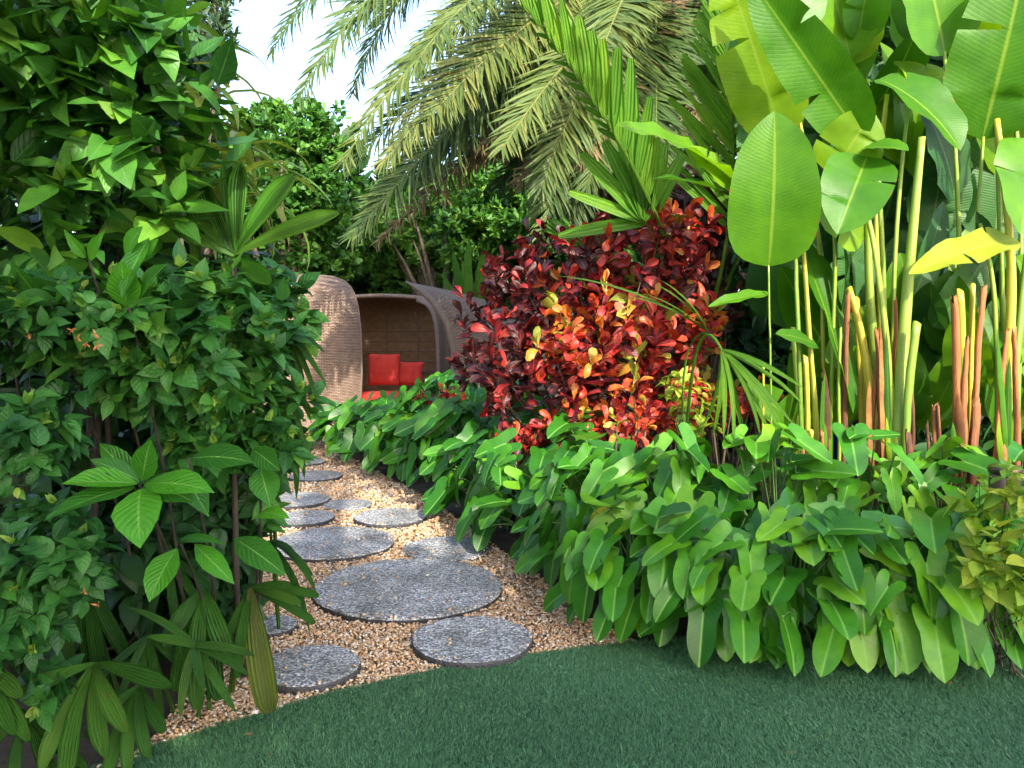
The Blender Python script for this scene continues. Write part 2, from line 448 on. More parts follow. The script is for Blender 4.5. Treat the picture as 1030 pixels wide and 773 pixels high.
def inpoly(x, y, poly):
    x = np.asarray(x); y = np.asarray(y)
    r = np.zeros(x.shape, bool)
    n = len(poly); j = n - 1
    for i in range(n):
        xi, yi = poly[i][:2]; xj, yj = poly[j][:2]
        cond = ((yi > y) != (yj > y)) & (x < (xj - xi) * (y - yi) / (yj - yi + 1e-12) + xi)
        r ^= cond; j = i
    return r


def pebble_mat(name, bed=False):
    m, nt = newmat(name)
    geo = nd(nt, 'ShaderNodeNewGeometry')
    stops = [(0, (.50, .29, .14)), (.22, (.62, .42, .23)), (.4, (.40, .19, .08)), (.55, (.70, .56, .37)), (.68, (.28, .15, .08)), (.76, (.74, .69, .60)), (.92, (.58, .32, .13)), (1, (.82, .80, .75))]
    if bed:
        v = nd(nt, 'ShaderNodeTexVoronoi', inp={'Vector': geo.outputs['Position'], 'Scale': 85.0})
        s = nd(nt, 'ShaderNodeSeparateColor', inp={0: v.outputs['Color']})
        c = mixc(nt, .45, ramp(nt, s.outputs[0], stops), (.12, .07, .04))
        b = nd(nt, 'ShaderNodeBump', inp={'Strength': .9, 'Distance': .01, 'Height': mth(nt, 'MULTIPLY', v.outputs['Distance'], -60.0)})
        p = nd(nt, 'ShaderNodeBsdfPrincipled', inp={'Base Color': c, 'Roughness': .8, 'Normal': b.outputs[0]})
    else:
        at = nd(nt, 'ShaderNodeAttribute', attribute_name='tint')
        n = nd(nt, 'ShaderNodeTexNoise', inp={'Vector': geo.outputs['Position'], 'Scale': 160.0, 'Detail': 3.0})
        c = ramp(nt, at.outputs['Fac'], stops)
        c = mixc(nt, mth(nt, 'MULTIPLY', n.outputs[0], .5), c, (.30, .19, .10))
        p = nd(nt, 'ShaderNodeBsdfPrincipled', inp={'Base Color': c, 'Roughness': .55})
    nd(nt, 'ShaderNodeOutputMaterial', inp={0: p.outputs[0]})
    return m


sheet('path', path_poly, .004, pebble_mat('gravel_bed', True))

# stepping stones: (px, py, rx px, label)
STONES = [
    (475, 641, 63, 'small round pebbled stepping stone closest to the lawn, on bare gravel'),
    (411, 588, 96, 'largest round stepping stone of grey pebbled concrete in the middle of the gravel path'),
    (312, 668, 52, 'round stepping stone half under the drooping old palm blade beside the lawn'),
    (335, 544, 62, 'dark oval stepping stone directly behind the largest stone'),
    (393, 519, 37, 'medium stepping stone with dark rim beside the philodendron bed, behind the dark oval one'),
    (306, 520, 31, 'small grey stepping stone at the left shrub, behind the dark oval stone'),
    (350, 507, 25, 'thin flat stepping stone sunk in gravel between two others'),
    (297, 502, 35, 'grey stepping stone partly hidden behind the yellow-tipped shrub leaves'),
    (450, 551, 45, 'flat gravel-dusted stepping stone overhung by philodendron leaves at the path edge'),
    (272, 628, 27, 'dark small stepping stone mostly covered by palm leaves beside the biggest stone'),
    (318, 478, 27, 'far stepping stone where the path bends near the philodendrons'),
    (306, 464, 22, 'pale far stepping stone in front of the wicker pod'),
    (296, 452, 18, 'farthest stepping stone at the foot of the left wicker pod'),
]


def stone_mats():
    m, nt = newmat('pebbled_concrete')
    tc = nd(nt, 'ShaderNodeNewGeometry')
    v = nd(nt, 'ShaderNodeTexVoronoi', inp={'Vector': tc.outputs['Position'], 'Scale': 80.0, 'Randomness': 1.0})
    s = nd(nt, 'ShaderNodeSeparateColor', inp={0: v.outputs['Color']})
    c = ramp(nt, s.outputs[0], [(0, (.22, .22, .22)), (.2, (.38, .375, .38)), (.45, (.52, .52, .53)), (.75, (.66, .66, .66)), (.9, (.44, .38, .31)), (.95, (.8, .8, .79))], 'CONSTANT')
    gap = mth(nt, 'MULTIPLY', mth(nt, 'SUBTRACT', v.outputs['Distance'], .35, clamp=True), 2.4, clamp=True)
    c = mixc(nt, gap, c, (.10, .10, .105))
    n = nd(nt, 'ShaderNodeTexNoise', inp={'Vector': tc.outputs['Position'], 'Scale': 3.2, 'Detail': 6.0, 'Roughness': .65})
    st = ramp(nt, n.outputs[0], [(.36, (.42, .43, .38)), (.6, (1, 1, 1))])
    c = mixc(nt, .8, c, st, 'MULTIPLY')
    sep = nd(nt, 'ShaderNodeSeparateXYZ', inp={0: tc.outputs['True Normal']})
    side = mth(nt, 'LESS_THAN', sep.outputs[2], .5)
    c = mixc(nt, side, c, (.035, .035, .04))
    b = nd(nt, 'ShaderNodeBump', inp={'Strength': .9, 'Distance': .006, 'Height': mth(nt, 'MULTIPLY', v.outputs['Distance'], -1.0)})
    p = nd(nt, 'ShaderNodeBsdfPrincipled', inp={'Base Color': c, 'Roughness': .62, 'Normal': b.outputs[0]})
    nd(nt, 'ShaderNodeOutputMaterial', inp={0: p.outputs[0]})
    return m


SM = stone_mats()
stones_xy = []
for px, py, rx, lab in STONES:
    H = .042 if rx > 30 else .034
    if 'flat' in lab: H = .022
    c = G(px, py, H)
    r = rx * c[1] / F
    stones_xy.append((c[0], c[1], r))
    N = 72
    a = np.arange(N) / N * 2 * pi
    wob = 1 + .006 * rng.normal(size=N) + .012 * np.sin(a * 2 + px) + .008 * np.sin(a * 5 + py) + .004 * rng.normal(size=N)
    rings = [(1.0, -.02), (1.0, H * .72), (.985, H * .93), (.955, H)]
    V = []
    for k, z in rings:
        V += [(c[0] + r * k * wob[i] * cos(a[i]), c[1] + r * k * wob[i] * sin(a[i]), z) for i in range(N)]
    q = [(k * N + i, k * N + (i + 1) % N, (k + 1) * N + (i + 1) % N, (k + 1) * N + i) for k in range(3) for i in range(N)]
    g = Geo(); g.add(V, [np.array(q), np.array([[3 * N + i for i in range(N)]])])
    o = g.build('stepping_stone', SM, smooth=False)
    tag(o, lab, 'stepping stone', 'round stepping stones along the gravel path')

# loose pebbles
ico = []
gr = (1 + 5 ** .5) / 2
IV = nrm(np.array([(-1, gr, 0), (1, gr, 0), (-1, -gr, 0), (1, -gr, 0), (0, -1, gr), (0, 1, gr), (0, -1, -gr), (0, 1, -gr), (gr, 0, -1), (gr, 0, 1), (-gr, 0, -1), (-gr, 0, 1)], float))
IF = np.array([(0, 11, 5), (0, 5, 1), (0, 1, 7), (0, 7, 10), (0, 10, 11), (1, 5, 9), (5, 11, 4), (11, 10, 2), (10, 7, 6), (7, 1, 8), (3, 9, 4), (3, 4, 2), (3, 2, 6), (3, 6, 8), (3, 8, 9), (4, 9, 5), (2, 4, 11), (6, 2, 10), (8, 6, 7), (9, 8, 1)])
NP = 165000
y = 2.6 * (12.0 / 2.6) ** rng.uniform(0, 1, NP)
x = rng.uniform(-3.4, .8, NP)
keep = inpoly(x, y, path_poly) & (rng.uniform(0, 1, NP) < np.clip(4.2 / y, .3, 1))
ang = np.abs(x / y) < .75
keep &= ang
for cx, cy, r in stones_xy:
    dd = np.hypot(x - cx, y - cy)
    keep &= (dd > r * 1.0) | (rng.uniform(0, 1, NP) < np.where(dd > r * .9, .05, .006))
x, y = x[keep], y[keep]
n = len(x)
z = np.full(n, .006) + rng.uniform(0, .012, n)
for cx, cy, r in stones_xy:
    z = np.where(np.hypot(x - cx, y - cy) < r * .99, .046, z)
# a few stray pebbles out on the edge of the lawn
sz = rng.uniform(.0045, .0098, n) * np.clip(y / 4.5, 1, 1.6) * np.where(rng.uniform(0, 1, n) < .03, 1.7, 1)
sc3 = sz[:, None] * np.stack([rng.uniform(.8, 1.35, n), rng.uniform(.7, 1.1, n), rng.uniform(.45, .8, n)], -1)
V = IV[None] * (1 + rng.uniform(-.18, .18, (n, 12, 1))) * sc3[:, None]
ca, sa = np.cos(a_ := rng.uniform(0, 6.28, n)), np.sin(a_)
tl = rng.uniform(-.5, .5, n)
Vx = V[..., 0] * ca[:, None] - V[..., 1] * sa[:, None]
Vy = V[..., 0] * sa[:, None] + V[..., 1] * ca[:, None]
V = np.stack([Vx + x[:, None], Vy + y[:, None], V[..., 2] + tl[:, None] * V[..., 0] + z[:, None]], -1)
g = Geo()
g.add(V, [(IF[None] + (np.arange(n) * 12)[:, None, None]).reshape(-1, 3)], tint=np.repeat(rng.uniform(0, 1, n), 12))
o = g.build('gravel', pebble_mat('gravel_pebble'))
tag(o, 'loose golden brown and white pebbles covering the path', 'gravel', kind='stuff')
print('pebbles', n)

# artificial turf
lawn_poly = [tuple(p[:2]) for p in LAWN_EDGE] + [(6, 3.5), (6, -3), (-4, -3), (-4, 2.3)]
turf_base = ground_mat('turf_backing', [(.3, (.008, .03, .016)), (.7, (.02, .065, .034))], 60, .5)
sheet('lawn', lawn_poly, .009, turf_base)
mt, nt = newmat('artificial_turf_blade')
at = nd(nt, 'ShaderNodeAttribute', attribute_name='tint')
c = ramp(nt, at.outputs['Fac'], [(0, (.035, .115, .042)), (.5, (.066, .185, .075)), (.85, (.135, .30, .13)), (1, (.20, .26, .13))])
p = nd(nt, 'ShaderNodeBsdfPrincipled', inp={'Base Color': c, 'Roughness': .45, 'Specular IOR Level': .5})
tr = nd(nt, 'ShaderNodeBsdfTranslucent', inp={'Color': c})
mx = nd(nt, 'ShaderNodeMixShader', inp={0: .2, 1: p.outputs[0], 2: tr.outputs[0]})
nd(nt, 'ShaderNodeOutputMaterial', inp={0: mx.outputs[0]})
NB = 700000
y = rng.uniform(2.0, 3.95, NB); x = rng.uniform(-1.6, 2.75, NB)
jit = rng.normal(0, .012, (NB, 2))
keep = inpoly(x, y, lawn_poly) & (np.abs(x / y) < .72)
x = (x + jit[:, 0])[keep]; y = (y + jit[:, 1])[keep]; n = len(x)
az = rng.uniform(0, 6.28, n) + 0
# nap leans in drifting directions
lean = rng.uniform(.5, 1.4, n)
nap = 1.3 + 1.2 * np.sin(x * 2.3 + y * 1.7) + .8 * np.sin(y * 3.1 - x)
dx = np.cos(az) * .95 + np.cos(nap) * .3; dy = np.sin(az) * .95 + np.sin(nap) * .3
hgt = rng.uniform(.010, .019, n) * np.where(rng.uniform(size=n) < .04, 1.5, 1); w = rng.uniform(.0006, .0012, n)
wx, wy = -np.sin(az), np.cos(az)
V = np.zeros((n, 5, 3))
for k, (tt, ww) in enumerate(((0, 1), (0, -1), (.55, .9), (.55, -.9), (1, 0))):
    V[:, k, 0] = x + wx * w * ww + dx * lean * hgt * tt ** 1.6
    V[:, k, 1] = y + wy * w * ww + dy * lean * hgt * tt ** 1.6
    V[:, k, 2] = .010 + hgt * tt * np.maximum(1 - .32 * lean * tt, .4)
q = np.array([(0, 1, 3, 2)]); t3 = np.array([(2, 3, 4)])
g = Geo()
g.add(V, [(q[None] + (np.arange(n) * 5)[:, None, None]).reshape(-1, 4), (t3[None] + (np.arange(n) * 5)[:, None, None]).reshape(-1, 3)],
      tint=np.repeat(np.clip(rng.beta(2, 3, n) + .12 * np.sin(x * 3 + 1) * np.sin(y * 4), 0, 1), 5))
o = g.build('turf', mt, smooth=True)
tag(o, 'short dark green artificial turf blades', 'grass', kind='stuff')
print('blades', n)

# ------------------------------------------------------------------ generic shrub
def shrub(name, label, cat, root, blobs, T, mat, L, W, per=7, n=60, up=.5, bend=(.3, .9), fold=.25, wave=0.0, spread=(.7, 1.5), tint=(.1, .75),
          tip=None, tip_n=3, tip_L=None, tip_prob=.4, nbranch=22, br=.014, group=None, petiole=.15, twist=0., front=.0, trunk=None, extra=None, inner=.35, barkmat='twigbark'):
    root = np.array(root, float)
    t = thing(name, label, cat, root, group)
    tot = sum((b[3] * b[4]) for b in blobs)
    pos, outw = [], []
    for (px, py, Y, rx, ry, rd) in blobs:
        c = P(px, py, Y); s = Y / F
        R = np.array([rx * s, rd, ry * s])
        k = max(3, int(n * rx * ry / tot))
        d = rdir(int(k * 2.2) + 4)
        d = d[(d[:, 1] < .55)][:k]
        rr = np.where(rng.uniform(size=len(d)) < inner, rng.uniform(.35, .8, len(d)), rng.uniform(.82, 1.08, len(d)))
        p = c + d * R * rr[:, None]
        ok = p[:, 2] > .06
        pos.append(p[ok]); outw.append(nrm(d / R)[ok])
    pos = np.concatenate(pos); outw = np.concatenate(outw)
    k = len(pos)
    axis = nrm(outw * .75 + np.array([0, -front, up]) + rng.normal(0, .28, (k, 3)))
    g = Geo(); gt = Geo() if tip else None
    idx = np.repeat(np.arange(k), per); m = len(idx)
    ax = axis[idx]
    ref = nrm(np.cross(ax, rdir(m)))
    th = rng.uniform(*spread, m)
    d = nrm(ax * np.cos(th)[:, None] + ref * np.sin(th)[:, None] + np.array([0, 0, -.12]))
    Ls = rng.uniform(L[0], L[1], m) * rng.uniform(.75, 1.1, k)[idx]
    nn = nrm(ax * .8 + np.array([0, -.15, .7]) + rng.normal(0, .25, (m, 3)))
    base = pos[idx] + d * (Ls * petiole)[:, None] - ax * (rng.uniform(-.2, .9, m) * Ls)[:, None]
    ct = rng.uniform(0, 1, k)[idx]
    ti = tint[0] + (tint[1] - tint[0]) * np.clip(.6 * ct + .5 * rng.uniform(0, 1, m) - .05, 0, 1)
    leaves(g, T, base, d, nn, Ls, Ls * rng.uniform(W[0], W[1], m), rng.uniform(bend[0], bend[1], m), rng.uniform(.05, fold * 1.6, m), wave, rng.normal(0, twist, m) if twist else rng.normal(0, .15, m), ti)
    g.build('foliage', mat, t)
    if tip:
        sel = np.where(rng.uniform(size=k) < tip_prob)[0]
        idx = np.repeat(sel, tip_n); m = len(idx)
        ax = axis[idx]; ref = nrm(np.cross(ax, rdir(m))); th = rng.uniform(.15, .95, m)
        d = nrm(ax * np.cos(th)[:, None] + ref * np.sin(th)[:, None])
        Lt = rng.uniform(tip_L[0], tip_L[1], m)
        leaves(gt, T, pos[idx] + ax * L[0] * .25, d, nrm(ax + ref * -.4 + rng.normal(0, .2, (m, 3))), Lt, Lt * rng.uniform(W[0], W[1], m) * .95, rng.uniform(-.5, .5, m), fold, wave, 0, rng.uniform(0, 1, m))
        gt.build('young_leaves', tip, t)
    # branches from the root to some of the twig ends
    gb = Geo()
    sel = rng.choice(k, min(nbranch, k), replace=False)
    p2 = pos[sel]; p0 = root + np.column_stack([rng.normal(0, .06, (len(sel), 2)), np.zeros(len(sel))])
    p1 = root * .4 + p2 * .6 + np.array([0, 0, .1]); p1[:, 2] = root[2] + (p2[:, 2] - root[2]) * rng.uniform(.35, .7, len(sel))
    B = bez(p0, p1, p2, 8) + np.pad(rng.normal(0, .015, (len(sel), 6, 3)), ((0, 0), (1, 1), (0, 0)))
    tubes(gb, B, np.linspace(br, br * .25, 8)[None] * rng.uniform(.7, 1.3, (len(sel), 1)), 6, rng.uniform(.2, .8, len(sel)))
    if trunk: trunk(gb)
    gb.build('branches', M[barkmat], t)
    return t, pos, axis


# ------------------------------------------------------------------ wicker pods
def wicker(name, c0, c1):
    m, nt = newmat(name)
    tc = nd(nt, 'ShaderNodeTexCoord')
    br = nd(nt, 'ShaderNodeTexBrick', inp={'Vector': tc.outputs['UV'], 'Scale': 1.0, 'Mortar Size': .003, 'Mortar Smooth': .6, 'Brick Width': .075, 'Row Height': .022,
                                         'Color1': (*c0, 1), 'Color2': (*c1, 1), 'Mortar': (.045, .03, .022, 1)})
    n = nd(nt, 'ShaderNodeTexNoise', inp={'Vector': tc.outputs['UV'], 'Scale': 9.0, 'Detail': 4.0})
    c = mixc(nt, .5, br.outputs[0], ramp(nt, n.outputs[0], [(.35, (.6, .55, .5)), (.65, (1.1, 1.05, 1))]), 'MULTIPLY')
    wv = nd(nt, 'ShaderNodeSeparateXYZ', inp={0: tc.outputs['UV']})
    h = mth(nt, 'ADD', mth(nt, 'SINE', mth(nt, 'MULTIPLY', wv.outputs[1], 2 * pi / .022)), mth(nt, 'MULTIPLY', br.outputs[1], -2.0))
    b = nd(nt, 'ShaderNodeBump', inp={'Strength': .8, 'Distance': .006, 'Height': h})
    p = nd(nt, 'ShaderNodeBsdfPrincipled', inp={'Base Color': c, 'Roughness': .55, 'Normal': b.outputs[0]})
    nd(nt, 'ShaderNodeOutputMaterial', inp={0: p.outputs[0]})
    return m


WK = wicker('woven_rattan', (.38, .27, .20), (.28, .19, .14))
WKI = wicker('woven_rattan_sunlit_inside', (.56, .37, .22), (.46, .29, .16))  # lighter, warmer rattan copy; sunlight inside the pod is put into its colour
RIM = woodmat('rattan_rim', (.16, .11, .085), (.30, .215, .18), scale=60, rough=.6, stretch=(1, 1, 3), bstr=.5)
FAB, nt = newmat('red_cushion_fabric')
tc = nd(nt, 'ShaderNodeTexCoord')
w1 = nd(nt, 'ShaderNodeTexNoise', inp={'Vector': tc.outputs['Object'], 'Scale': 6.0, 'Detail': 3.0})
b = nd(nt, 'ShaderNodeBump', inp={'Strength': .35, 'Distance': .03, 'Height': w1.outputs[0]})
p = nd(nt, 'ShaderNodeBsdfPrincipled', inp={'Base Color': ramp(nt, w1.outputs[0], [(.3, (.50, .030, .022)), (.7, (.66, .055, .035))]), 'Roughness': .85, 'Normal': b.outputs[0]})
nd(nt, 'ShaderNodeOutputMaterial', inp={0: p.outputs[0]})


def surf(geo, V, uv):
    R, C = V.shape[:2]
    q = [(r * C + c, r * C + c + 1, (r + 1) * C + c + 1, (r + 1) * C + c) for r in range(R - 1) for c in range(C - 1)]
    geo.add(V.reshape(-1, 3), [np.array(q)], uv.reshape(-1, 2))


def dome_profile(R, H):
    z = np.array([.03, .25, .55, .85, 1.1, 1.35, 1.58, 1.78, 1.93, 2.05, 2.14, 2.2, 2.235, 2.25]) / 2.25 * H
    r = np.array([.9, .95, .985, 1.0, 1.0, .995, .98, .955, .92, .865, .78, .63, .34, .01]) * R
    return r, z


def pod(label, c, R, H, a0, a1, rim=.034, sx=1.0):
    """dome of woven rattan, open between azimuths a1 and a0 (degrees, 0 = +x, counter-clockwise)"""
    t = thing('wicker_pod', label, 'daybed', (c[0], c[1], 0), 'woven cocoon daybeds behind the garden')
    r, z = dome_profile(R, H)
    A = np.radians(np.linspace(a0, a1, 64))
    arc = np.concatenate([[0], np.cumsum(np.hypot(np.diff(r), np.diff(z)))])
    for nm, dr, mt in (('shell', 0, WK), ('lining', -.05, WKI)):
        g = Geo()
        rr = np.maximum(r + dr, .005); zz = z + (dr if dr == 0 else -.05 * np.clip((z / H - .5) * 2, 0, 1))
        V = np.stack([c[0] + sx * rr[:, None] * np.cos(A)[None], c[1] + rr[:, None] * np.sin(A)[None], np.broadcast_to(zz[:, None], (len(r), 64))], -1)
        uv = np.stack([np.broadcast_to(A[None] * R, V.shape[:2]), np.broadcast_to(arc[:, None], V.shape[:2])], -1)
        surf(g, V, uv)
        g.build(nm, mt, t)
    for a in (A[0], A[-1]):
        g = Geo()
        K = len(r)
        zz = z - .025 * np.clip((z / H - .5) * 2, 0, 1)
        pts = np.stack([c[0] + sx * (r - .025) * cos(a), c[1] + (r - .025) * sin(a), zz], -1)
        tubes(g, pts, np.full(K, rim), 8)
        g.build('rim', RIM, t)
    # seat platform inside
    g = Geo()
    N = 48; aa = np.arange(N) / N * 2 * pi
    V = np.concatenate([np.stack([c[0] + sx * (R * k) * np.cos(aa), c[1] + (R * k) * np.sin(aa), np.full(N, zz)], -1) for k, zz in ((.86, .02), (.9, .34), (.86, .36))])
    q = [(k * N + i, k * N + (i + 1) % N, (k + 1) * N + (i + 1) % N, (k + 1) * N + i) for k in range(2) for i in range(N)]
    uv = np.concatenate([np.stack([aa * R, np.full(N, zz)], -1) for zz in (0, .34, .36)])
    g.add(V, [np.array(q), np.array([[2 * N + i for i in range(N)]])], uv)
    g.build('seat_base', WK, t)
    return t


def at_px(px, Y): return np.array([(px - 515) / F * Y, Y])


pod('large wicker pod with closed woven back beside the path, nearest the left shrubs', at_px(296, 12.0), 1.13, 2.30, 40, 343)
cB = at_px(386, 13.3)
pod('open wicker pod with curled rim facing the path, holding red cushions', cB, 1.08, 2.06, 4, 186, rim=.036)
# slats across the inner back wall of the open pod
root_open = [o for o in COL.objects if o.name == 'wicker_pod.001'][0]
r_, z_ = dome_profile(1.08, 2.06)
for azd in (62, 95, 128):
    g = Geo(); a = radians(azd)
    k = (z_ > .3) & (z_ < 1.8)
    pts = np.stack([cB[0] + (r_[k] - .075) * cos(a), cB[1] + (r_[k] - .075) * sin(a), z_[k]], -1)
    tubes(g, pts, np.full(k.sum(), .014), 6)
    g.build('rib', RIM, root_open)
for zz in (.72, .9, 1.08, 1.26, 1.44):
    g = Geo(); a = np.radians(np.linspace(10, 170, 24)); rr = np.interp(zz, z_, r_) - .062
    tubes(g, np.stack([cB[0] + rr * np.cos(a), cB[1] + rr * np.sin(a), np.full(24, zz)], -1), np.full(24, .011), 5)
    g.build('slat', RIM, root_open)
# curled inner flange on the right of the opening
g = Geo()
A = np.radians(np.linspace(4, -20, 10))
r2, z2 = dome_profile(1.08, 2.06)
K = 12
sh = np.linspace(1, .93, 10)
V = np.stack([cB[0] + r2[:K, None] * sh * np.cos(A)[None], cB[1] + r2[:K, None] * sh * np.sin(A)[None], np.broadcast_to(z2[:K, None], (K, 10)) - np.linspace(0, .06, 10)[None]], -1)
uv = np.stack([np.broadcast_to(A[None] * 1.08, V.shape[:2]), np.broadcast_to(z2[:K, None], V.shape[:2])], -1)
surf(g, V, uv)
g.build('flange', RIM, root_open)
g = Geo(); tubes(g, V[:, -1], np.full(K, .04), 8); g.build('rim', RIM, root_open)

# third pod: hood that leans to the left, seen from outside
Yc = 11.6
edge = [(446, 455, .0), (451, 420, 0), (455, 385, .0), (455, 352, .0), (448, 325, 0), (436, 305, .05), (422, 292, .12), (407, 283.5, .2)]
ridge = [(560, 455), (565, 420), (566, 390), (565, 365), (556, 345), (540, 328), (510, 310), (470, 297)]
t3 = thing('wicker_pod', 'wicker pod with pointed hood leaning left, half hidden behind the red croton', 'daybed', (at_px(500, Yc)[0], Yc + .5, 0), 'woven cocoon daybeds behind the garden')
V = []
ed = np.array([P(px, py, Yc + dy) for px, py, dy in edge]); rd_ = np.array([P(px, py, Yc + 1.0) for px, py in ridge])
ed[0, 2] = .02; rd_[0, 2] = .02
tt = np.linspace(0, 1, len(edge)); tf = np.linspace(0, 1, 30)
ip = lambda A_: np.stack([np.interp(tf, tt, A_[:, k]) for k in range(3)], -1)
ed, rd_ = ip(ed), ip(rd_)
for off, nm, mt in ((0, 'shell', WK), (.05, 'lining', WKI)):
    rows = []
    for i in range(30):
        s = np.linspace(0, 1, 26)[:, None]
        bulge = np.sin(s * pi * .78 + .02) * (.42 * (1 - tf[i] ** 3) + .10)
        rows.append(ed[i] * (1 - s) + rd_[i] * s + np.array([.03, -1, .10 * tf[i]]) * bulge + np.array([off * .6, off, -off * .4 * tf[i]]))
    V = np.array(rows)
    uv = np.stack([np.broadcast_to(np.linspace(0, 1.9, 26)[None], V.shape[:2]), np.broadcast_to(V[:, :1, 2], V.shape[:2])], -1)
    g = Geo(); surf(g, V, uv); g.build(nm, mt, t3)
g = Geo(); tubes(g, ed + np.array([.02, .02, 0]), np.concatenate([np.full(24, .05), np.linspace(.05, .015, 6)]), 8); g.build('rim', RIM, t3)


def cushion(name, label, cat, loc, size, rot, puff=.5):
    n = 15
    u = np.linspace(-1, 1, n)
    U_, W_ = np.meshgrid(u, u, indexing='ij')
    h = ((1 - np.abs(U_) ** 3.2) * (1 - np.abs(W_) ** 3.2)) ** .42
    pin = 1 - .05 * (1 - np.abs(U_)) * np.abs(W_) ** 6 - .05 * (1 - np.abs(W_)) * np.abs(U_) ** 6
    g = Geo()
    rz, rx = rot
    for s in (1, -1):
        V = np.stack([U_ * size[0] / 2 * pin, s * -h * size[1] / 2, W_ * size[2] / 2 * pin], -1)
        y, z = V[..., 1] * cos(rx) - V[..., 2] * sin(rx), V[..., 1] * sin(rx) + V[..., 2] * cos(rx)
        V = np.stack([V[..., 0] * cos(rz) - y * sin(rz), V[..., 0] * sin(rz) + y * cos(rz), z], -1) + np.array(loc)
        surf(g, V, np.stack([U_, W_], -1))
    e = []
    o = g.build(name, FAB)
    return tag(o, label, cat)


Yp = 13.0
cushion('scatter_cushion', 'square red back cushion standing in the open wicker pod', 'cushion', P(386, 372, Yp) + np.array([0, 0, 0]), (.52, .18, .52), (0, -.12))
cushion('bolster_cushion', 'low wide orange-red cushion to the right of the square red one', 'cushion', P(412, 376, Yp + .12), (.46, .18, .40), (-.25, -.2))
cushion('seat_cushion', 'red seat mattress along the front of the open wicker pod', 'cushion', P(395, 400, Yp - .25), (1.1, .75, .2), (0, 0))

# ------------------------------------------------------------------ philodendron bed
def philodendron(root, h, rad, n, label, lean=(0, -.25), tl=0.0, seed=None, size=1.0):
    t = thing('philodendron', label, 'plant', (root[0], root[1], 0), 'philodendrons filling the bed along the path')
    th = rng.uniform(0, 2 * pi, n)
    ph = np.arccos(rng.uniform(.02, 1, n))           # polar angle from vertical
    ph = np.clip(ph * 1.02, 0, 1.52)
    o = np.stack([np.sin(ph) * np.cos(th), np.sin(ph) * np.sin(th), np.cos(ph)], -1)
    rr = rng.uniform(.78, 1.08, n)
    base = np.array([root[0], root[1], .10]) + o * np.array([rad, rad, h - .10]) * rr[:, None] + np.array([lean[0], lean[1], 0]) * .25 * (np.cos(ph)[:, None])
    out = nrm(np.stack([o[:, 0], o[:, 1], np.zeros(n)], -1) + np.array([lean[0], lean[1], 0]) * 1.1 + rng.normal(0, .5, (n, 3)) * [1, 1, 0])
    droop = np.clip(.15 + .8 * np.sin(ph) ** 1.5 + rng.normal(0, .33, n), -.35, 1.45)
    d = nrm(out * np.cos(droop)[:, None] + np.array([0, 0, -1]) * np.sin(droop)[:, None])
    nn = nrm(out * np.sin(droop)[:, None] + np.array([0, -.7, .8]) * np.cos(droop)[:, None] + rng.normal(0, .26, (n, 3)))
    L = rng.uniform(.16, .255, n) * size * np.where(rng.uniform(size=n) < .15, .7, 1)
    low = base[:, 2] - L * np.sin(np.clip(droop + .35, 0, 1.57)) - .03     # keep the tips off the ground
    base[:, 2] += np.clip(-low, 0, None)
    g = Geo()
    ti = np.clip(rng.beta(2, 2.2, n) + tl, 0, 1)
    leaves(g, T_ARROW, base, d, nn, L, L * rng.uniform(.60, .74, n), rng.uniform(-.1, .6, n), rng.uniform(.08, .42, n), rng.uniform(.012, .034, n), rng.normal(0, .18, n), ti, wf=13)
    g.build('foliage', M['philo'], t)
    if rng.uniform() < .25:
        gy = Geo(); kk = rng.integers(0, n, 2)
        leaves(gy, T_ARROW, base[kk] + out[kk] * .05 - [0, 0, .05], d[kk], nn[kk], L[kk] * .8, L[kk] * .55, .5, .4, .02, .3, rng.uniform(0, 1, 2))
        gy.build('yellowed_leaves', M['yellow'], t)
    gs = Geo()
    r0 = np.array([root[0], root[1], .02]) + np.column_stack([rng.normal(0, .05, (n, 2)), np.zeros(n)])
    mid = r0 * .45 + base * .55 + np.array([0, 0, .16])
    tubes(gs, bez(r0, mid, base, 7), np.linspace(.007, .0035, 7)[None], 5, rng.uniform(0, 1, n))
    gs.build('stems', M['philostem'], t)
    return t


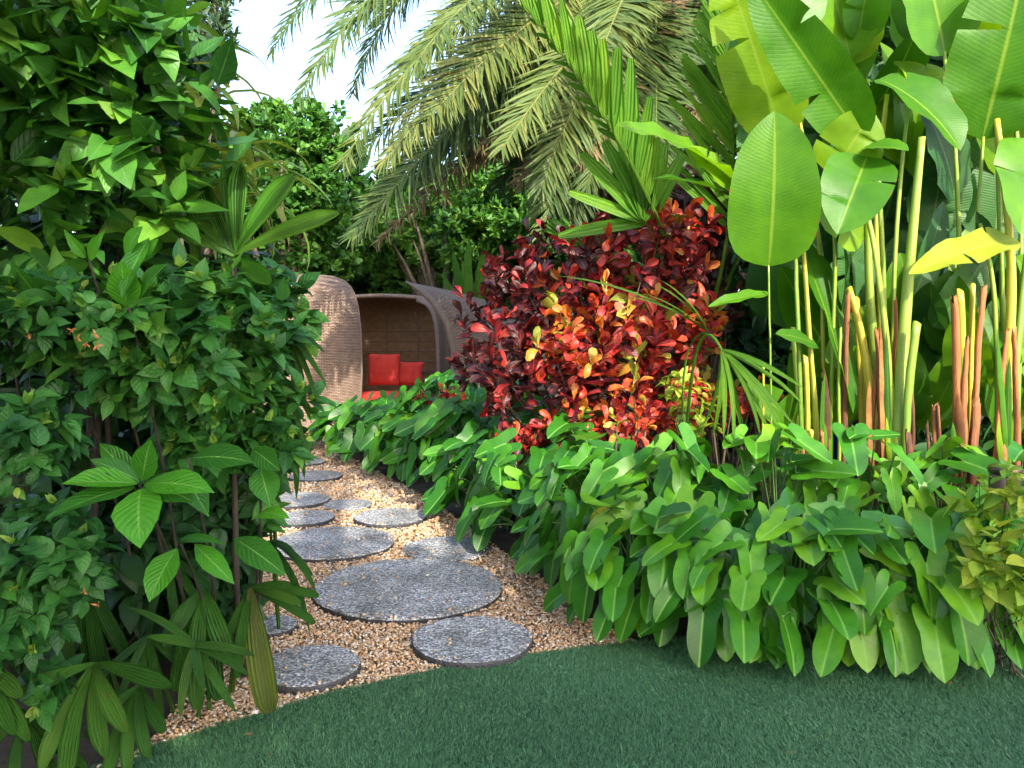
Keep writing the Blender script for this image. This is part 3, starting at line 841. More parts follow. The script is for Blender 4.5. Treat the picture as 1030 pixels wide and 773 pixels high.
PH = [  # px of root, Y, height, radius, leaves, label, lean, tint
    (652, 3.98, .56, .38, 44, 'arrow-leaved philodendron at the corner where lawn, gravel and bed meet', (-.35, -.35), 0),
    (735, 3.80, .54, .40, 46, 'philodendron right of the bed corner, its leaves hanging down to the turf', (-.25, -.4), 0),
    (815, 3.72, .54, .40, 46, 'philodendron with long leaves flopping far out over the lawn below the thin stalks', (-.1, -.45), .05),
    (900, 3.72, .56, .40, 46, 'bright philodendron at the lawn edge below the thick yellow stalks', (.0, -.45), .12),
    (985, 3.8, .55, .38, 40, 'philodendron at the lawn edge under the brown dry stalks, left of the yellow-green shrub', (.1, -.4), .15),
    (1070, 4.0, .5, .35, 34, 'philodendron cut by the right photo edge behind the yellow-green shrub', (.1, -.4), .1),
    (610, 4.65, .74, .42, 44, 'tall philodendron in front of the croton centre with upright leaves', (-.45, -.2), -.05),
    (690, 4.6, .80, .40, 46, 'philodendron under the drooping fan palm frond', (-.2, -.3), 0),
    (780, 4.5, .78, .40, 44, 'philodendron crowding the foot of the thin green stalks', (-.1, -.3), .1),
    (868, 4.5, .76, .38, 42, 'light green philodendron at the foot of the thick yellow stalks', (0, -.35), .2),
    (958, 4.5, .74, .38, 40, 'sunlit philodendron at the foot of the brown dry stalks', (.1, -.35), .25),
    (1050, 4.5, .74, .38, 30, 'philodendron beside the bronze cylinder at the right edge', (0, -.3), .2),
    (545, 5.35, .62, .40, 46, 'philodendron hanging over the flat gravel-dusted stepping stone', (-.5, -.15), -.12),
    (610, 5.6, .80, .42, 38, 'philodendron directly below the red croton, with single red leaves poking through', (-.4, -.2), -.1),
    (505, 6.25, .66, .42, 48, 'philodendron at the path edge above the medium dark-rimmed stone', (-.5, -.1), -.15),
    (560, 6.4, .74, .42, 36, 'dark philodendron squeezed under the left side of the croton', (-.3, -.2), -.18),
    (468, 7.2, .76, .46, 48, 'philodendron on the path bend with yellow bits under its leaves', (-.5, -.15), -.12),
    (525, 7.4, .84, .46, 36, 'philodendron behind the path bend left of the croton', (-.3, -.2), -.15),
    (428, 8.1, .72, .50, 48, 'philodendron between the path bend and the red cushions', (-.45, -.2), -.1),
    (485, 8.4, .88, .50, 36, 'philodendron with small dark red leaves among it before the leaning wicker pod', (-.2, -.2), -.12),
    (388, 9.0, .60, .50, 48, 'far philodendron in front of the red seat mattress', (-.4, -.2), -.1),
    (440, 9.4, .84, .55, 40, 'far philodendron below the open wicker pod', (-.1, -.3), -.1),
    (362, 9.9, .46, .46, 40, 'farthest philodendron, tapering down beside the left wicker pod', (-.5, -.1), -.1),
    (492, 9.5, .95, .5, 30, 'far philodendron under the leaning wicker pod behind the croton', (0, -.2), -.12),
]
for (px, Y, h, rad, n, lab, lean, tl) in PH:
    philodendron(((px - 515) / F * Y, Y), h * 1.1 + .03, rad * 1.06, int(n * 1.45), lab, lean, tl, size=1.0 if Y < 6 else 1.12)


# ------------------------------------------------------------------ crotons
def croton(label, root, blobs, mat, n, L=(.12, .19), per=9, lit=0.0, seedt=None, group='crotons in the bed'):
    t = thing('croton', label, 'shrub', root, group)
    root = np.array(root, float)
    tot = sum(b[3] * b[4] for b in blobs)
    pos, out, tb = [], [], []
    for bl in blobs:
        px, py, Y, rx, ry, rd = bl[:6]; tint = bl[6]
        s = Y / F; R = np.array([rx * s, rd, ry * s])
        k = max(3, int(n * rx * ry / tot))
        d = rdir(k * 3); d = d[(d[:, 1] < .5) & (d[:, 2] > -.75)][:k]
        rr = np.where(rng.uniform(size=len(d)) < .3, rng.uniform(.4, .8, len(d)), rng.uniform(.8, 1.12, len(d)))
        pos.append(P(px, py, Y) + d * R * rr[:, None]); out.append(nrm(d / R)); tb.append(np.full(len(d), tint))
    pos, out, tb = map(np.concatenate, (pos, out, tb)); k = len(pos)
    axis = nrm(out * .55 + np.array([0, -.15, .85]) + rng.normal(0, .22, (k, 3)))
    idx = np.repeat(np.arange(k), per); m = len(idx)
    lev = np.tile(np.linspace(0, 1, per), k)               # 0 low on the shoot, 1 at its tip
    ax = axis[idx]
    ref = nrm(np.cross(ax, rdir(m)))
    th = 1.45 - 1.05 * lev + rng.normal(0, .2, m)
    d = nrm(ax * np.cos(th)[:, None] + ref * np.sin(th)[:, None])
    Ls = rng.uniform(*L, m) * (1.05 - .25 * lev)
    base = pos[idx] + ax * ((lev - .6) * L[1] * 1.1)[:, None]
    nn = nrm(ax + rng.normal(0, .25, (m, 3)) - d * .1)
    ct = (rng.normal(0, .17, k) + np.where(rng.uniform(size=k) < .05, .26, 0))[idx]
    ti = np.clip(tb[idx] - .12 + ct + .30 * (lev - .5) + rng.normal(0, .15, m), 0, 1)
    g = Geo()
    leaves(g, T_OBOV, base, d, nn, Ls, Ls * rng.uniform(.38, .56, m), rng.normal(.7, 1.1, m), rng.uniform(.15, .6, m), rng.uniform(.01, .05, m), rng.normal(0, 1.4, m), ti, wf=10)
    g.build('foliage', mat, t)
    gb = Geo()
    sel = rng.choice(k, min(45, k), replace=False)
    p0 = root + np.column_stack([rng.normal(0, .15, (len(sel), 2)), np.zeros(len(sel))])
    p1 = p0 * .5 + pos[sel] * .5; p1[:, 2] += .15
    tubes(gb, bez(p0, p1, pos[sel], 8), np.linspace(.016, .004, 8)[None], 6, rng.uniform(.2, .8, len(sel)))
    gb.build('branches', M['bark'], t)
    return t


croton('large bushy croton with curled red, orange and maroon leaves beside the wicker pods', ((600 - 515) / F * 6.6, 6.7, 0),
       [(508, 340, 6.7, 44, 70, .5, .22), (560, 300, 6.7, 62, 62, .6, .30), (545, 385, 6.3, 70, 55, .55, .22), (625, 280, 6.5, 60, 60, .6, .46),
        (615, 360, 6.1, 72, 62, .6, .62), (672, 350, 6.2, 42, 66, .55, .60), (650, 420, 5.9, 58, 38, .4, .52), (674, 270, 6.4, 40, 50, .5, .50), (595, 425, 5.95, 55, 30, .4, .36)], M['croton'], 330)
croton('dark maroon croton standing taller behind the bright red one, beside the big hanging leaf', ((705 - 515) / F * 7.0, 7.1, 0),
       [(698, 235, 7.0, 32, 46, .4, .35), (704, 310, 7.0, 28, 45, .4, .35)], M['crotondark'], 70)
croton('small bright red croton shoot rising from the philodendrons under the large croton', ((632 - 515) / F * 5.0, 5.05, 0),
       [(636, 424, 5.0, 16, 16, .12, .72)], M['croton'], 7, L=(.08, .12))
croton('low dark red croton sprig among the far philodendrons near the cushions', ((440 - 515) / F * 8.2, 8.3, 0),
       [(440, 402, 8.0, 22, 7, .15, .45)], M['croton'], 7, L=(.09, .13))
croton('maroon croton sprig poking out of the philodendrons at the left foot of the croton', ((520 - 515) / F * 6.0, 6.05, 0),
       [(518, 440, 5.85, 20, 12, .15, .36)], M['croton'], 8, L=(.09, .13))
croton('red croton glimpsed through the drooping fan palm blades', ((745 - 515) / F * 5.9, 6.0, 0),
       [(745, 408, 5.9, 36, 18, .25, .62)], M['croton'], 18, L=(.10, .15))


# ------------------------------------------------------------------ feather fronds
def frond(parent, p0, p1, p2, mat, Ll=.55, Lw=.028, n=70, ang=(1.15, .5), vee=.5, droop=.5, rach=(.022, .005), up=(0, 0, 1), t0=.14, tint=(.3, .8), name='frond', T=T_LEAFLET, sides=(1, -1), jit=.12, peak=.35, label=None):
    g = Geo()
    C = bez(p0, p1, p2, 24)[0]
    tubes(g, C, np.linspace(rach[0], rach[1], 24), 5, tint[1])
    t = np.linspace(t0, .995, n)
    seg = np.linspace(0, 1, 24)
    pos = np.stack([np.interp(t, seg, C[:, k]) for k in range(3)], -1)
    tang = nrm(np.gradient(C, axis=0)); tang = nrm(np.stack([np.interp(t, seg, tang[:, k]) for k in range(3)], -1))
    upv = np.broadcast_to(np.array(up, float), tang.shape)
    side = nrm(np.cross(tang, upv)); nrmv = np.cross(side, tang)
    prof = np.interp(t, [0, t0, peak, .7, .9, 1], [.5, .55, 1, .88, .55, .3])
    a = ang[0] + (ang[1] - ang[0]) * (t - t0) / (1 - t0)
    for s in sides:
        aj = a + rng.normal(0, jit, n)
        d = nrm(tang * np.cos(aj)[:, None] + (side * s * cos(vee) + nrmv * sin(vee)) * np.sin(aj)[:, None] + rng.normal(0, jit * .6, (n, 3)))
        nn = nrm(nrmv * cos(vee) - side * s * sin(vee) + rng.normal(0, .15, (n, 3)))
        L = Ll * prof * rng.uniform(.88, 1.08, n)
        leaves(g, T, pos, d, nn, L, Lw * rng.uniform(.8, 1.15, n) * (.6 + .4 * prof), rng.normal(droop, .2, n), .35, 0, rng.normal(0, .25, n), tint[0] + (tint[1] - tint[0]) * rng.uniform(0, 1, n))
    o = g.build(name, mat, parent)
    if label: o['label'] = label
    return o


# big date palm
YP = 9.8
base_xy = at_px(668, YP)
date = thing('date_palm', 'tall date palm with thick fibrous trunk and long drooping grey-green fronds', 'palm tree', (base_xy[0], base_xy[1], 0))
g = Geo()
zz = np.linspace(0, 5.9, 90)
ringr = .30 + .05 * np.abs(np.sin(zz * 14)) + .06 * np.clip((zz - 4.2), 0, 2)
tubes(g, np.stack([base_xy[0] + .06 * np.sin(zz * .7), np.full(90, base_xy[1]), zz], -1), ringr, 18)
g.build('trunk', M['palmtrunk'], date)
for i in range(46):   # cut leaf bases studding the upper trunk
    az = i * 2.4 + rng.normal(0, .1); z0 = 2.5 + i * .072; L = rng.uniform(.18, .4); g = Geo()
    rad = np.array([cos(az), sin(az), 0]); p0 = np.array([base_xy[0], base_xy[1], z0]) + rad * .29
    p2 = p0 + rad * L * .8 + np.array([0, 0, .7 * L])
    tubes(g, bez(p0, p0 * .5 + p2 * .5 + rad * .05, p2, 4), np.array([.055, .042, .032, .022])[None], 6, rng.uniform(0, 1))
    g.build('leaf_base', M['palmtrunk'], date)
cr = lambda: np.array([base_xy[0], base_xy[1], 5.75]) + rng.normal(0, .12, 3)
FR = [  # control px, py, dY ; tip px, py, dY ; tints ; dead
    (470, -60, -1.2, 345, 165, -1.5, (.35, .8), 0), (530, -20, -1.6, 385, 165, -2.2, (.55, .95), 0), (520, 40, -.9, 352, 240, -1.3, (.15, .6), 0),
    (560, 30, -.6, 372, 205, -1.0, (.1, .5), 0), (440, -160, -.8, 300, 100, -1.0, (.2, .6), 0), (400, -180, -.4, 272, 55, -.2, (.2, .5), 0),
    (430, -150, .6, 355, 95, .8, (.25, .6), 0), (590, 20, -1.8, 505, 150, -2.4, (.45, .85), 0), (590, 60, -1.2, 545, 235, -1.7, (.2, .6), 0),
    (615, 60, -.9, 575, 225, -1.2, (.1, .5), 0), (540, 70, .3, 420, 180, .2, (.1, .45), 0), (480, 20, .7, 350, 170, .8, (.05, .4), 0),
    (630, 70, -1.1, 640, 200, -1.4, (.05, .45), 0), (600, 80, .6, 500, 190, .7, (.05, .4), 0), (700, 30, -1.0, 700, 190, -1.4, (.1, .5), 0),
    (750, -80, -.8, 850, 60, -1.2, (.3, .7), 0), (760, -150, .3, 930, 20, .6, (.3, .7), 0), (720, -200, -1.5, 760, -60, -2.8, (.4, .8), 0),
    (560, -220, .5, 420, -90, .9, (.4, .8), 0), (690, 40, .8, 720, 220, 1.0, (.05, .4), 0), (520, -80, -1.9, 420, 60, -2.8, (.35, .75), 0),
    (640, -60, -1.8, 600, 70, -3.0, (.4, .8), 0),
    (545, -10, -1.4, 430, 120, -2.0, (.4, .9), 0), (570, 10, -.3, 440, 150, -.5, (.2, .7), 0), (600, 30, -1.5, 545, 190, -2.0, (.3, .8), 0), (640, 30, -1.3, 590, 190, -1.7, (.2, .7), 0),
    (500, 60, .2, 385, 165, 0, (.1, .5), 0), (580, 50, .9, 470, 165, 1.0, (0, .4), 0), (660, 60, -1.2, 660, 170, -1.9, (.1, .6), 0), (480, -100, -.3, 350, 30, -.6, (.3, .8), 0), (500, -50, .2, 395, 90, .2, (.3, .8), 0),
    (625, 100, -.4, 560, 200, -.6, (.0, .5), 0), (650, 110, -.5, 610, 200, -.7, (0, .5), 1), (610, 90, -.8, 520, 185, -1.0, (0, .5), 1), (590, 60, -.6, 480, 150, -.8, (0, .6), 1),
    (665, 80, -.9, 620, 190, -1.2, (0, .6), 1), (670, 70, -1.1, 665, 215, -1.3, (0, .6), 1), (660, 60, -1.2, 585, 165, -1.6, (0, .6), 1), (690, 50, -1.0, 712, 150, -1.4, (0, .6), 1),
    (600, 90, -.5, 460, 170, -.6, (0, .6), 1), (640, 90, -.8, 565, 185, -1.0, (0, .6), 1), (655, 100, -.9, 650, 215, -.9, (0, .6), 1), (570, 60, -.2, 378, 245, -.5, (0, .6), 1),
    (680, 60, -.7, 690, 170, -1.0, (0, .6), 1), (620, 110, -.3, 600, 215, -.4, (0, .5), 1),
]
for (cx, cy, dY, tx, ty, tY, ti, dead) in FR:
    p0 = cr()
    frond(date, p0, P(cx, cy, YP + dY * .7), P(tx, ty, YP + tY), M['deadfrond'] if dead else M['datepalm'], Ll=.68 if not dead else .5, Lw=.034, n=130, vee=.15, up=(rng.uniform(-.5, .1), -.75, .55), droop=.45 if not dead else .9,
          tint=ti, t0=.18, rach=(.03, .006), jit=.12 if not dead else .3, label='dry brown hanging frond' if dead else None)

# young broad-leafleted palm between date palm and heliconias
yp = thing('feather_palm', 'young palm with broad bright green leaflets between date palm and heliconias', 'palm tree', (at_px(700, 6.6)[0], 6.6, 0))
frond(yp, P(692, 330, 6.4), P(672, 184, 5.9), P(520, -4, 5.2), M['palmbroad'], Ll=.62, Lw=.105, n=18, ang=(.72, .36), vee=.5, droop=.1, up=(.35, -.9, .35), t0=.42, T=T_BROADLET, jit=.04, sides=(1,), tint=(.3, .9), peak=.6)
frond(yp, P(692, 330, 6.4), P(673, 185, 5.95), P(521, -4, 5.25), M['palmbroad'], Ll=.2, Lw=.04, n=12, ang=(.5, .3), vee=-.4, droop=.5, up=(.35, -.9, .35), t0=.62, T=T_BROADLET, jit=.05, sides=(-1,), tint=(0, .4), peak=.6, rach=(.008, .003))
frond(yp, P(700, 360, 6.6), P(760, 200, 6.5), P(725, 20, 6.3), M['palmbroad'], Ll=.75, Lw=.07, n=22, ang=(.9, .4), vee=.2, droop=.15, up=(.1, -1, .2), t0=.4, T=T_BROADLET, jit=.05, tint=(.5, 1))
frond(yp, P(705, 340, 6.8), P(645, 265, 6.8), P(560, 235, 6.6), M['palmbroad'], Ll=.5, Lw=.10, n=10, ang=(1.0, .3), vee=.2, droop=.2, up=(.1, -.6, .8), t0=.5, T=T_BROADLET, jit=.05, tint=(0, .4))
frond(yp, P(710, 330, 6.7), P(800, 150, 6.9), P(840, -60, 7.2), M['palmbroad'], Ll=.75, Lw=.07, n=22, ang=(.9, .4), vee=.2, droop=.15, up=(.1, -1, .2), t0=.4, T=T_BROADLET, jit=.05, tint=(.3, .9))


# fan palm frond with hanging blades
def fan(parent, stem, tips, mat, wpx, bend=.35, T=T_STRAP, tint=(.2, .9), nvec=(0, -1, .35), name='fan_leaf', rs=.008, fold=.25, label=None):
    g = Geo()
    C = bez(*stem, 14)[0]
    tubes(g, C, np.linspace(rs, rs * .7, 14), 6, .6)
    hub = C[-1]
    tips = np.array(tips); d = tips - hub
    L = np.linalg.norm(d, axis=1)
    nn = nrm(np.array(nvec) + rng.normal(0, .12, (len(tips), 3)))
    b = bend + rng.normal(0, .1, len(tips))
    # aim a little above the tip so that the bent blade ends near it
    d = nrm(d) * np.cos(b / 2)[:, None] + nn * np.sin(b / 2)[:, None]
    leaves(g, T, np.repeat(hub[None], len(tips), 0), d, nn, L * 1.05, wpx, b, fold, 0, rng.normal(0, .15, len(tips)), rng.uniform(*tint, len(tips)))
    o = g.build(name, mat, parent)
    if label: o['label'] = label
    return o


fp = thing('fan_palm', 'small fan palm leaning in front of the croton with narrow drooping blades', 'palm', (at_px(700, 5.2)[0], 5.2, 0))
Yf = 4.75
fan(fp, ((at_px(690, 5.2)[0], 5.2, .1), P(690, 280, 5.0), P(726, 352, Yf)), [P(a, b, Yf - .1 + .25 * rng.uniform(-1, 1)) for a, b in
    ((808, 392), (806, 408), (798, 425), (788, 436), (775, 442), (762, 444), (748, 446), (738, 447), (728, 440), (716, 436), (800, 382), (707, 425), (782, 425))], M['palmbroad'], .031, bend=.75, tint=(.3, .9), rs=.012)
fan(fp, ((at_px(700, 5.25)[0], 5.25, .1), P(670, 330, 5.2), P(712, 335, 5.0)), [P(a, b, 4.9) for a, b in ((640, 296), (665, 283), (676, 278), (655, 290), (560, 272))], M['palmbroad'], .035, bend=.5, tint=(0, .3), nvec=(0, -.4, 1))

fan(yp, (at_px(700, 6.4).tolist() + [.1], P(690, 300, 6.3), P(650, 224, 6.0)), [P(a, b, 5.95) for a, b in ((588, 158), (610, 146), (623, 140), (636, 138), (651, 140), (668, 148), (684, 160), (576, 196), (566, 238))], M['palmbroad'], .115, bend=.15, T=T_BROADLET, nvec=(0, -1, .3), tint=(.2, .8), name='frond')
# ------------------------------------------------------------------ heliconias
def hleaf(parent, b, tip, wpx, nv=(0, -1, .2), bend=.3, fold=.2, wave=.012, tint=.5, twist=0, mat='heli', T=T_PADDLE, name='leaf', label=None):
    b = np.array(b); tip = np.array(tip)
    if T is T_PADDLE: T = PADDLES[rng.integers(len(PADDLES))]
    g = Geo()
    nn = nrm(np.array(nv, float))
    d0 = tip - b; L = np.linalg.norm(d0); d0 = d0 / L
    nn = nrm(nn - d0 * (nn @ d0))
    d = d0 * cos(bend / 2) + nn * sin(bend / 2)
    Lc = L * (bend / 2) / max(sin(abs(bend) / 2), 1e-3) * (1 if bend >= 0 else -1) if abs(bend) > 1e-3 else L
    leaves(g, T, b, d, nn, abs(Lc), wpx, bend, fold, wave, twist, tint, wf=rng.uniform(14, 26))
    o = g.build(name, M[mat], parent)
    if label: o['label'] = label
    return o


def stalk(parent, pts, r, mat='stalk', name='stalk', tint=.5, sides=12):
    g = Geo()
    pts = np.array(pts, float)
    K = 22
    seg = np.concatenate([[0], np.cumsum(np.linalg.norm(np.diff(pts, axis=0), axis=1))]); seg /= seg[-1]
    tf = np.linspace(0, 1, K)
    C = np.stack([np.interp(tf, seg, pts[:, k]) for k in range(3)], -1)
    for _ in range(3):
        C[1:-1] = C[1:-1] * .4 + .3 * (C[:-2] + C[2:])
    dry = mat == 'dry'
    C[1:] += np.cumsum(rng.normal(0, .0022 if dry else .0010, (K - 1, 3)), 0) * [1, 1, 0]
    a = np.arange(sides) / sides * 2 * pi
    rr = np.linspace(r[0], r[1], K)[:, None] * (1 + (.22 if dry else .12) * np.cos(2 * (a[None] + rng.uniform(0, 6) + tf[:, None] * .8))
                                               + (.16 if dry else .05) * np.cos(5 * a[None] + rng.uniform(0, 6)) + rng.normal(0, .07 if dry else .02, (K, sides)))
    V = C[:, None] + np.stack([rr * np.cos(a), rr * np.sin(a), 0 * rr], -1)
    if name != 'stalk':     # torn or cut top
        V[-1, :, 2] += (rng.uniform(-.05, .02, sides) if dry else .6 * r[1] * np.cos(a + rng.uniform(0, 6)))
    q = [(k * sides + i, k * sides + (i + 1) % sides, (k + 1) * sides + (i + 1) % sides, (k + 1) * sides + i) for k in range(K - 1) for i in range(sides)]
    g.add(V.reshape(-1, 3), [np.array(q), np.array([[(K - 1) * sides + i for i in range(sides)]])], None, np.clip(tint + np.repeat(np.linspace(-.25, .25, K), sides), 0, 1))
    return g.build(name, M[mat], parent)


def ground_under(px, Y): return np.array([(px - 515) / F * Y, Y, 0.0])


def S(Y): return Y / F


HC = {
    'a': thing('heliconia', 'heliconia clump of thin green stalks and one big hanging leaf next to the croton', 'plant', ground_under(805, 5.0), 'heliconia clumps in the bed'),
    'b': thing('heliconia', 'heliconia clump with thick yellow-green stalks in the middle of the row', 'plant', ground_under(895, 5.0), 'heliconia clumps in the bed'),
    'c': thing('heliconia', 'heliconia clump wrapped in brown dry sheaths with cut-off tops', 'plant', ground_under(970, 5.1), 'heliconia clumps in the bed'),
    'd': thing('heliconia', 'heliconia clump with yellow stalks at the right photo edge', 'plant', ground_under(1012, 5.0), 'heliconia clumps in the bed'),
}
EYE = (0, -1, .15)
# stalks: clump, [(px,py)...] from low to high, Y low, Y high, width px low/high, material
ST = [
    ('a', [(776, 445), (776, 400), (773, 262)], 4.9, 4.85, 4.5, 3, 'stalk'),
    ('a', [(808, 470), (806, 420), (800, 240), (806, 170)], 5.0, 5.0, 9, 6, 'stalk'),
    ('a', [(822, 470), (818, 400), (812, 330), (806, 240)], 4.95, 5.0, 10, 7, 'stalkyel'),
    ('a', [(834, 460), (838, 350), (842, 250), (836, 180)], 5.05, 5.1, 8, 6, 'stalk'),
    ('a', [(812, 440), (812, 400), (810, 358)], 4.9, 4.9, 10, 9, 'stalkyel'),
    ('a', [(845, 440), (843, 380), (845, 330)], 4.95, 4.95, 6, 5, 'stalk'),
    ('a', [(819, 485), (818, 455), (817, 432)], 4.85, 4.85, 6, 6, 'stalkyel'),
    ('a', [(768, 440), (768, 400), (768, 368)], 4.9, 4.9, 5, 4, 'stalkyel'),
    ('a', [(828, 480), (828, 430), (826, 250), (790, 40)], 5.1, 5.3, 8, 5, 'stalkyel'),
    ('a', [(800, 450), (803, 420), (796, 330)], 5.1, 5.1, 7, 6, 'stalk'),
    ('b', [(880, 470), (876, 400), (866, 330), (853, 290)], 4.95, 5.0, 22, 9, 'stalkyel'),
    ('b', [(890, 470), (884, 400), (874, 290), (872, 180), (862, 132)], 5.0, 5.1, 20, 7, 'stalk'),
    ('b', [(903, 500), (904, 440), (905, 400), (912, 290), (926, 138)], 4.8, 4.9, 24, 9, 'stalk'),
    ('b', [(909, 500), (912, 420), (914, 380), (922, 325)], 4.78, 4.75, 14, 11, 'stalk'),
    ('b', [(899, 500), (898, 420), (892, 340), (880, 240), (868, 200)], 4.85, 4.9, 13, 7, 'stalk'),
    ('b', [(893, 470), (892, 380), (888, 260), (884, 170)], 5.1, 5.1, 10, 6, 'stalk'),
    ('b', [(898, 460), (897, 330), (903, 200), (915, 90)], 5.2, 5.3, 9, 6, 'stalk'),
    ('b', [(868, 440), (866, 380), (862, 300)], 5.1, 5.1, 12, 9, 'stalkyel'),
    ('b', [(884, 440), (886, 330), (880, 200), (893, 95)], 5.2, 5.3, 9, 6, 'stalkyel'),
    ('c', [(970, 460), (969, 380), (965, 292)], 4.9, 4.9, 11, 9, 'stalkyel'),
    ('c', [(974, 460), (975, 380), (977, 286)], 4.95, 4.95, 10, 8, 'stalkyel'),
    ('c', [(966, 460), (968, 330), (962, 150), (950, 52)], 5.2, 5.3, 9, 6, 'stalk'),
    ('c', [(979, 440), (984, 330), (982, 230), (990, 138)], 5.2, 5.25, 9, 5, 'stalk'),
    ('d', [(1008, 470), (1010, 400), (1018, 290), (1012, 200), (1002, 120)], 4.95, 5.1, 19, 8, 'stalkyel'),
    ('d', [(1014, 470), (1018, 380), (1032, 260), (1045, 150)], 5.0, 5.1, 15, 8, 'stalk'),
    ('d', [(1004, 470), (1004, 380), (999, 280), (985, 225)], 5.05, 5.1, 11, 7, 'stalk'),
    ('d', [(1012, 460), (1010, 350), (1005, 220), (1000, 60)], 5.15, 5.2, 9, 6, 'stalk'),
    ('d', [(1022, 470), (1026, 360), (1028, 200), (1018, 60)], 5.2, 5.3, 9, 6, 'stalk'),
    ('d', [(1040, 470), (1042, 400), (1046, 280)], 5.0, 5.0, 16, 9, 'stalkyel'),
]
for k, pts, Y0, Y1, w0, w1, mt_ in ST:
    ys = np.linspace(Y0, Y1, len(pts))
    P3 = [P(px, py, yy) for (px, py), yy in zip(pts, ys)]
    P3 = [ground_under(pts[0][0] + (pts[0][0] - pts[1][0]) * .3, Y0)] + P3
    short = pts[-1][1] > 285
    stalk(HC[k], P3, (w0 / 2 * S(Y0) * .66, w1 / 2 * S(Y1) * .66), mt_, 'cut_stalk' if short else 'stalk', rng.uniform(.2, .9))
# dry sheaths and stubs
for k, pts, Y0, w0, w1 in [
    ('c', [(964, 462), (962, 380), (958, 298)], 4.85, 9, 8), ('c', [(977, 462), (982, 380), (990, 288)], 4.85, 11, 8), ('c', [(970, 462), (969, 400), (973, 340)], 4.82, 9, 4),
    ('c', [(980, 470), (981, 440), (982, 402)], 4.8, 10, 9), ('b', [(886, 465), (888, 420), (884, 330)], 4.9, 11, 5), ('b', [(916, 480), (917, 440), (915, 360)], 4.75, 7, 4),
    ('b', [(896, 470), (899, 380), (902, 300)], 4.95, 8, 4), ('c', [(940, 490), (940, 450), (939, 406)], 4.7, 7, 6), ('c', [(947, 490), (945, 450), (943, 410)], 4.7, 6, 4),
    ('c', [(935, 490), (934, 455), (932, 425)], 4.72, 4, 3), ('b', [(917, 500), (916, 470), (916, 435)], 4.7, 8, 7), ('a', [(826, 500), (827, 470), (828, 432)], 4.8, 6, 5),
    ('d', [(1002, 460), (1006, 390), (1012, 330)], 4.9, 8, 4), ('d', [(1024, 460), (1024, 400), (1022, 330)], 4.92, 9, 5), ('a', [(800, 410), (801, 390), (801, 372)], 5.4, 12, 9),
    ('a', [(811, 490), (810, 470), (809, 450)], 4.8, 4, 3), ('b', [(875, 450), (880, 380), (888, 320)], 4.9, 7, 4), ('b', [(851, 340), (853, 310), (853, 292)], 5.0, 7, 7)]:
    P3 = [ground_under(pts[0][0], Y0)] + [P(px, py, Y0) for px, py in pts]
    stalk(HC[k], P3, (w0 / 2 * S(Y0) * .85, w1 / 2 * S(Y0) * .8), 'dry', 'dry_sheath', rng.uniform(.1, .9), 10)

# leaf sheaths wrapped round the stalk feet, some still green and some dried
for k, px, Y0, ptop in [('b', 878, 4.9, 372), ('b', 892, 4.86, 350), ('b', 906, 4.74, 398), ('d', 1009, 4.9, 350), ('d', 1018, 4.95, 380), ('c', 972, 4.84, 372), ('a', 822, 4.9, 398), ('a', 835, 5.0, 390), ('c', 966, 4.8, 410), ('d', 1004, 4.86, 420)]:
    for e in range(2):
        x0 = px + rng.normal(0, 5); tp = ptop + rng.uniform(-25, 40)
        hleaf(HC[k], P(x0, 470, Y0 - .02), P(x0 + rng.normal(0, 6), tp, Y0 - .02), rng.uniform(6, 11) * S(Y0), (rng.normal(0, .5), -1, 0), rng.uniform(-.1, .15), -.5, .004, rng.uniform(0, 1), rng.normal(0, .3), ('sheathdry' if rng.uniform() < .25 else 'heli'), T_STRAP, name='sheath')
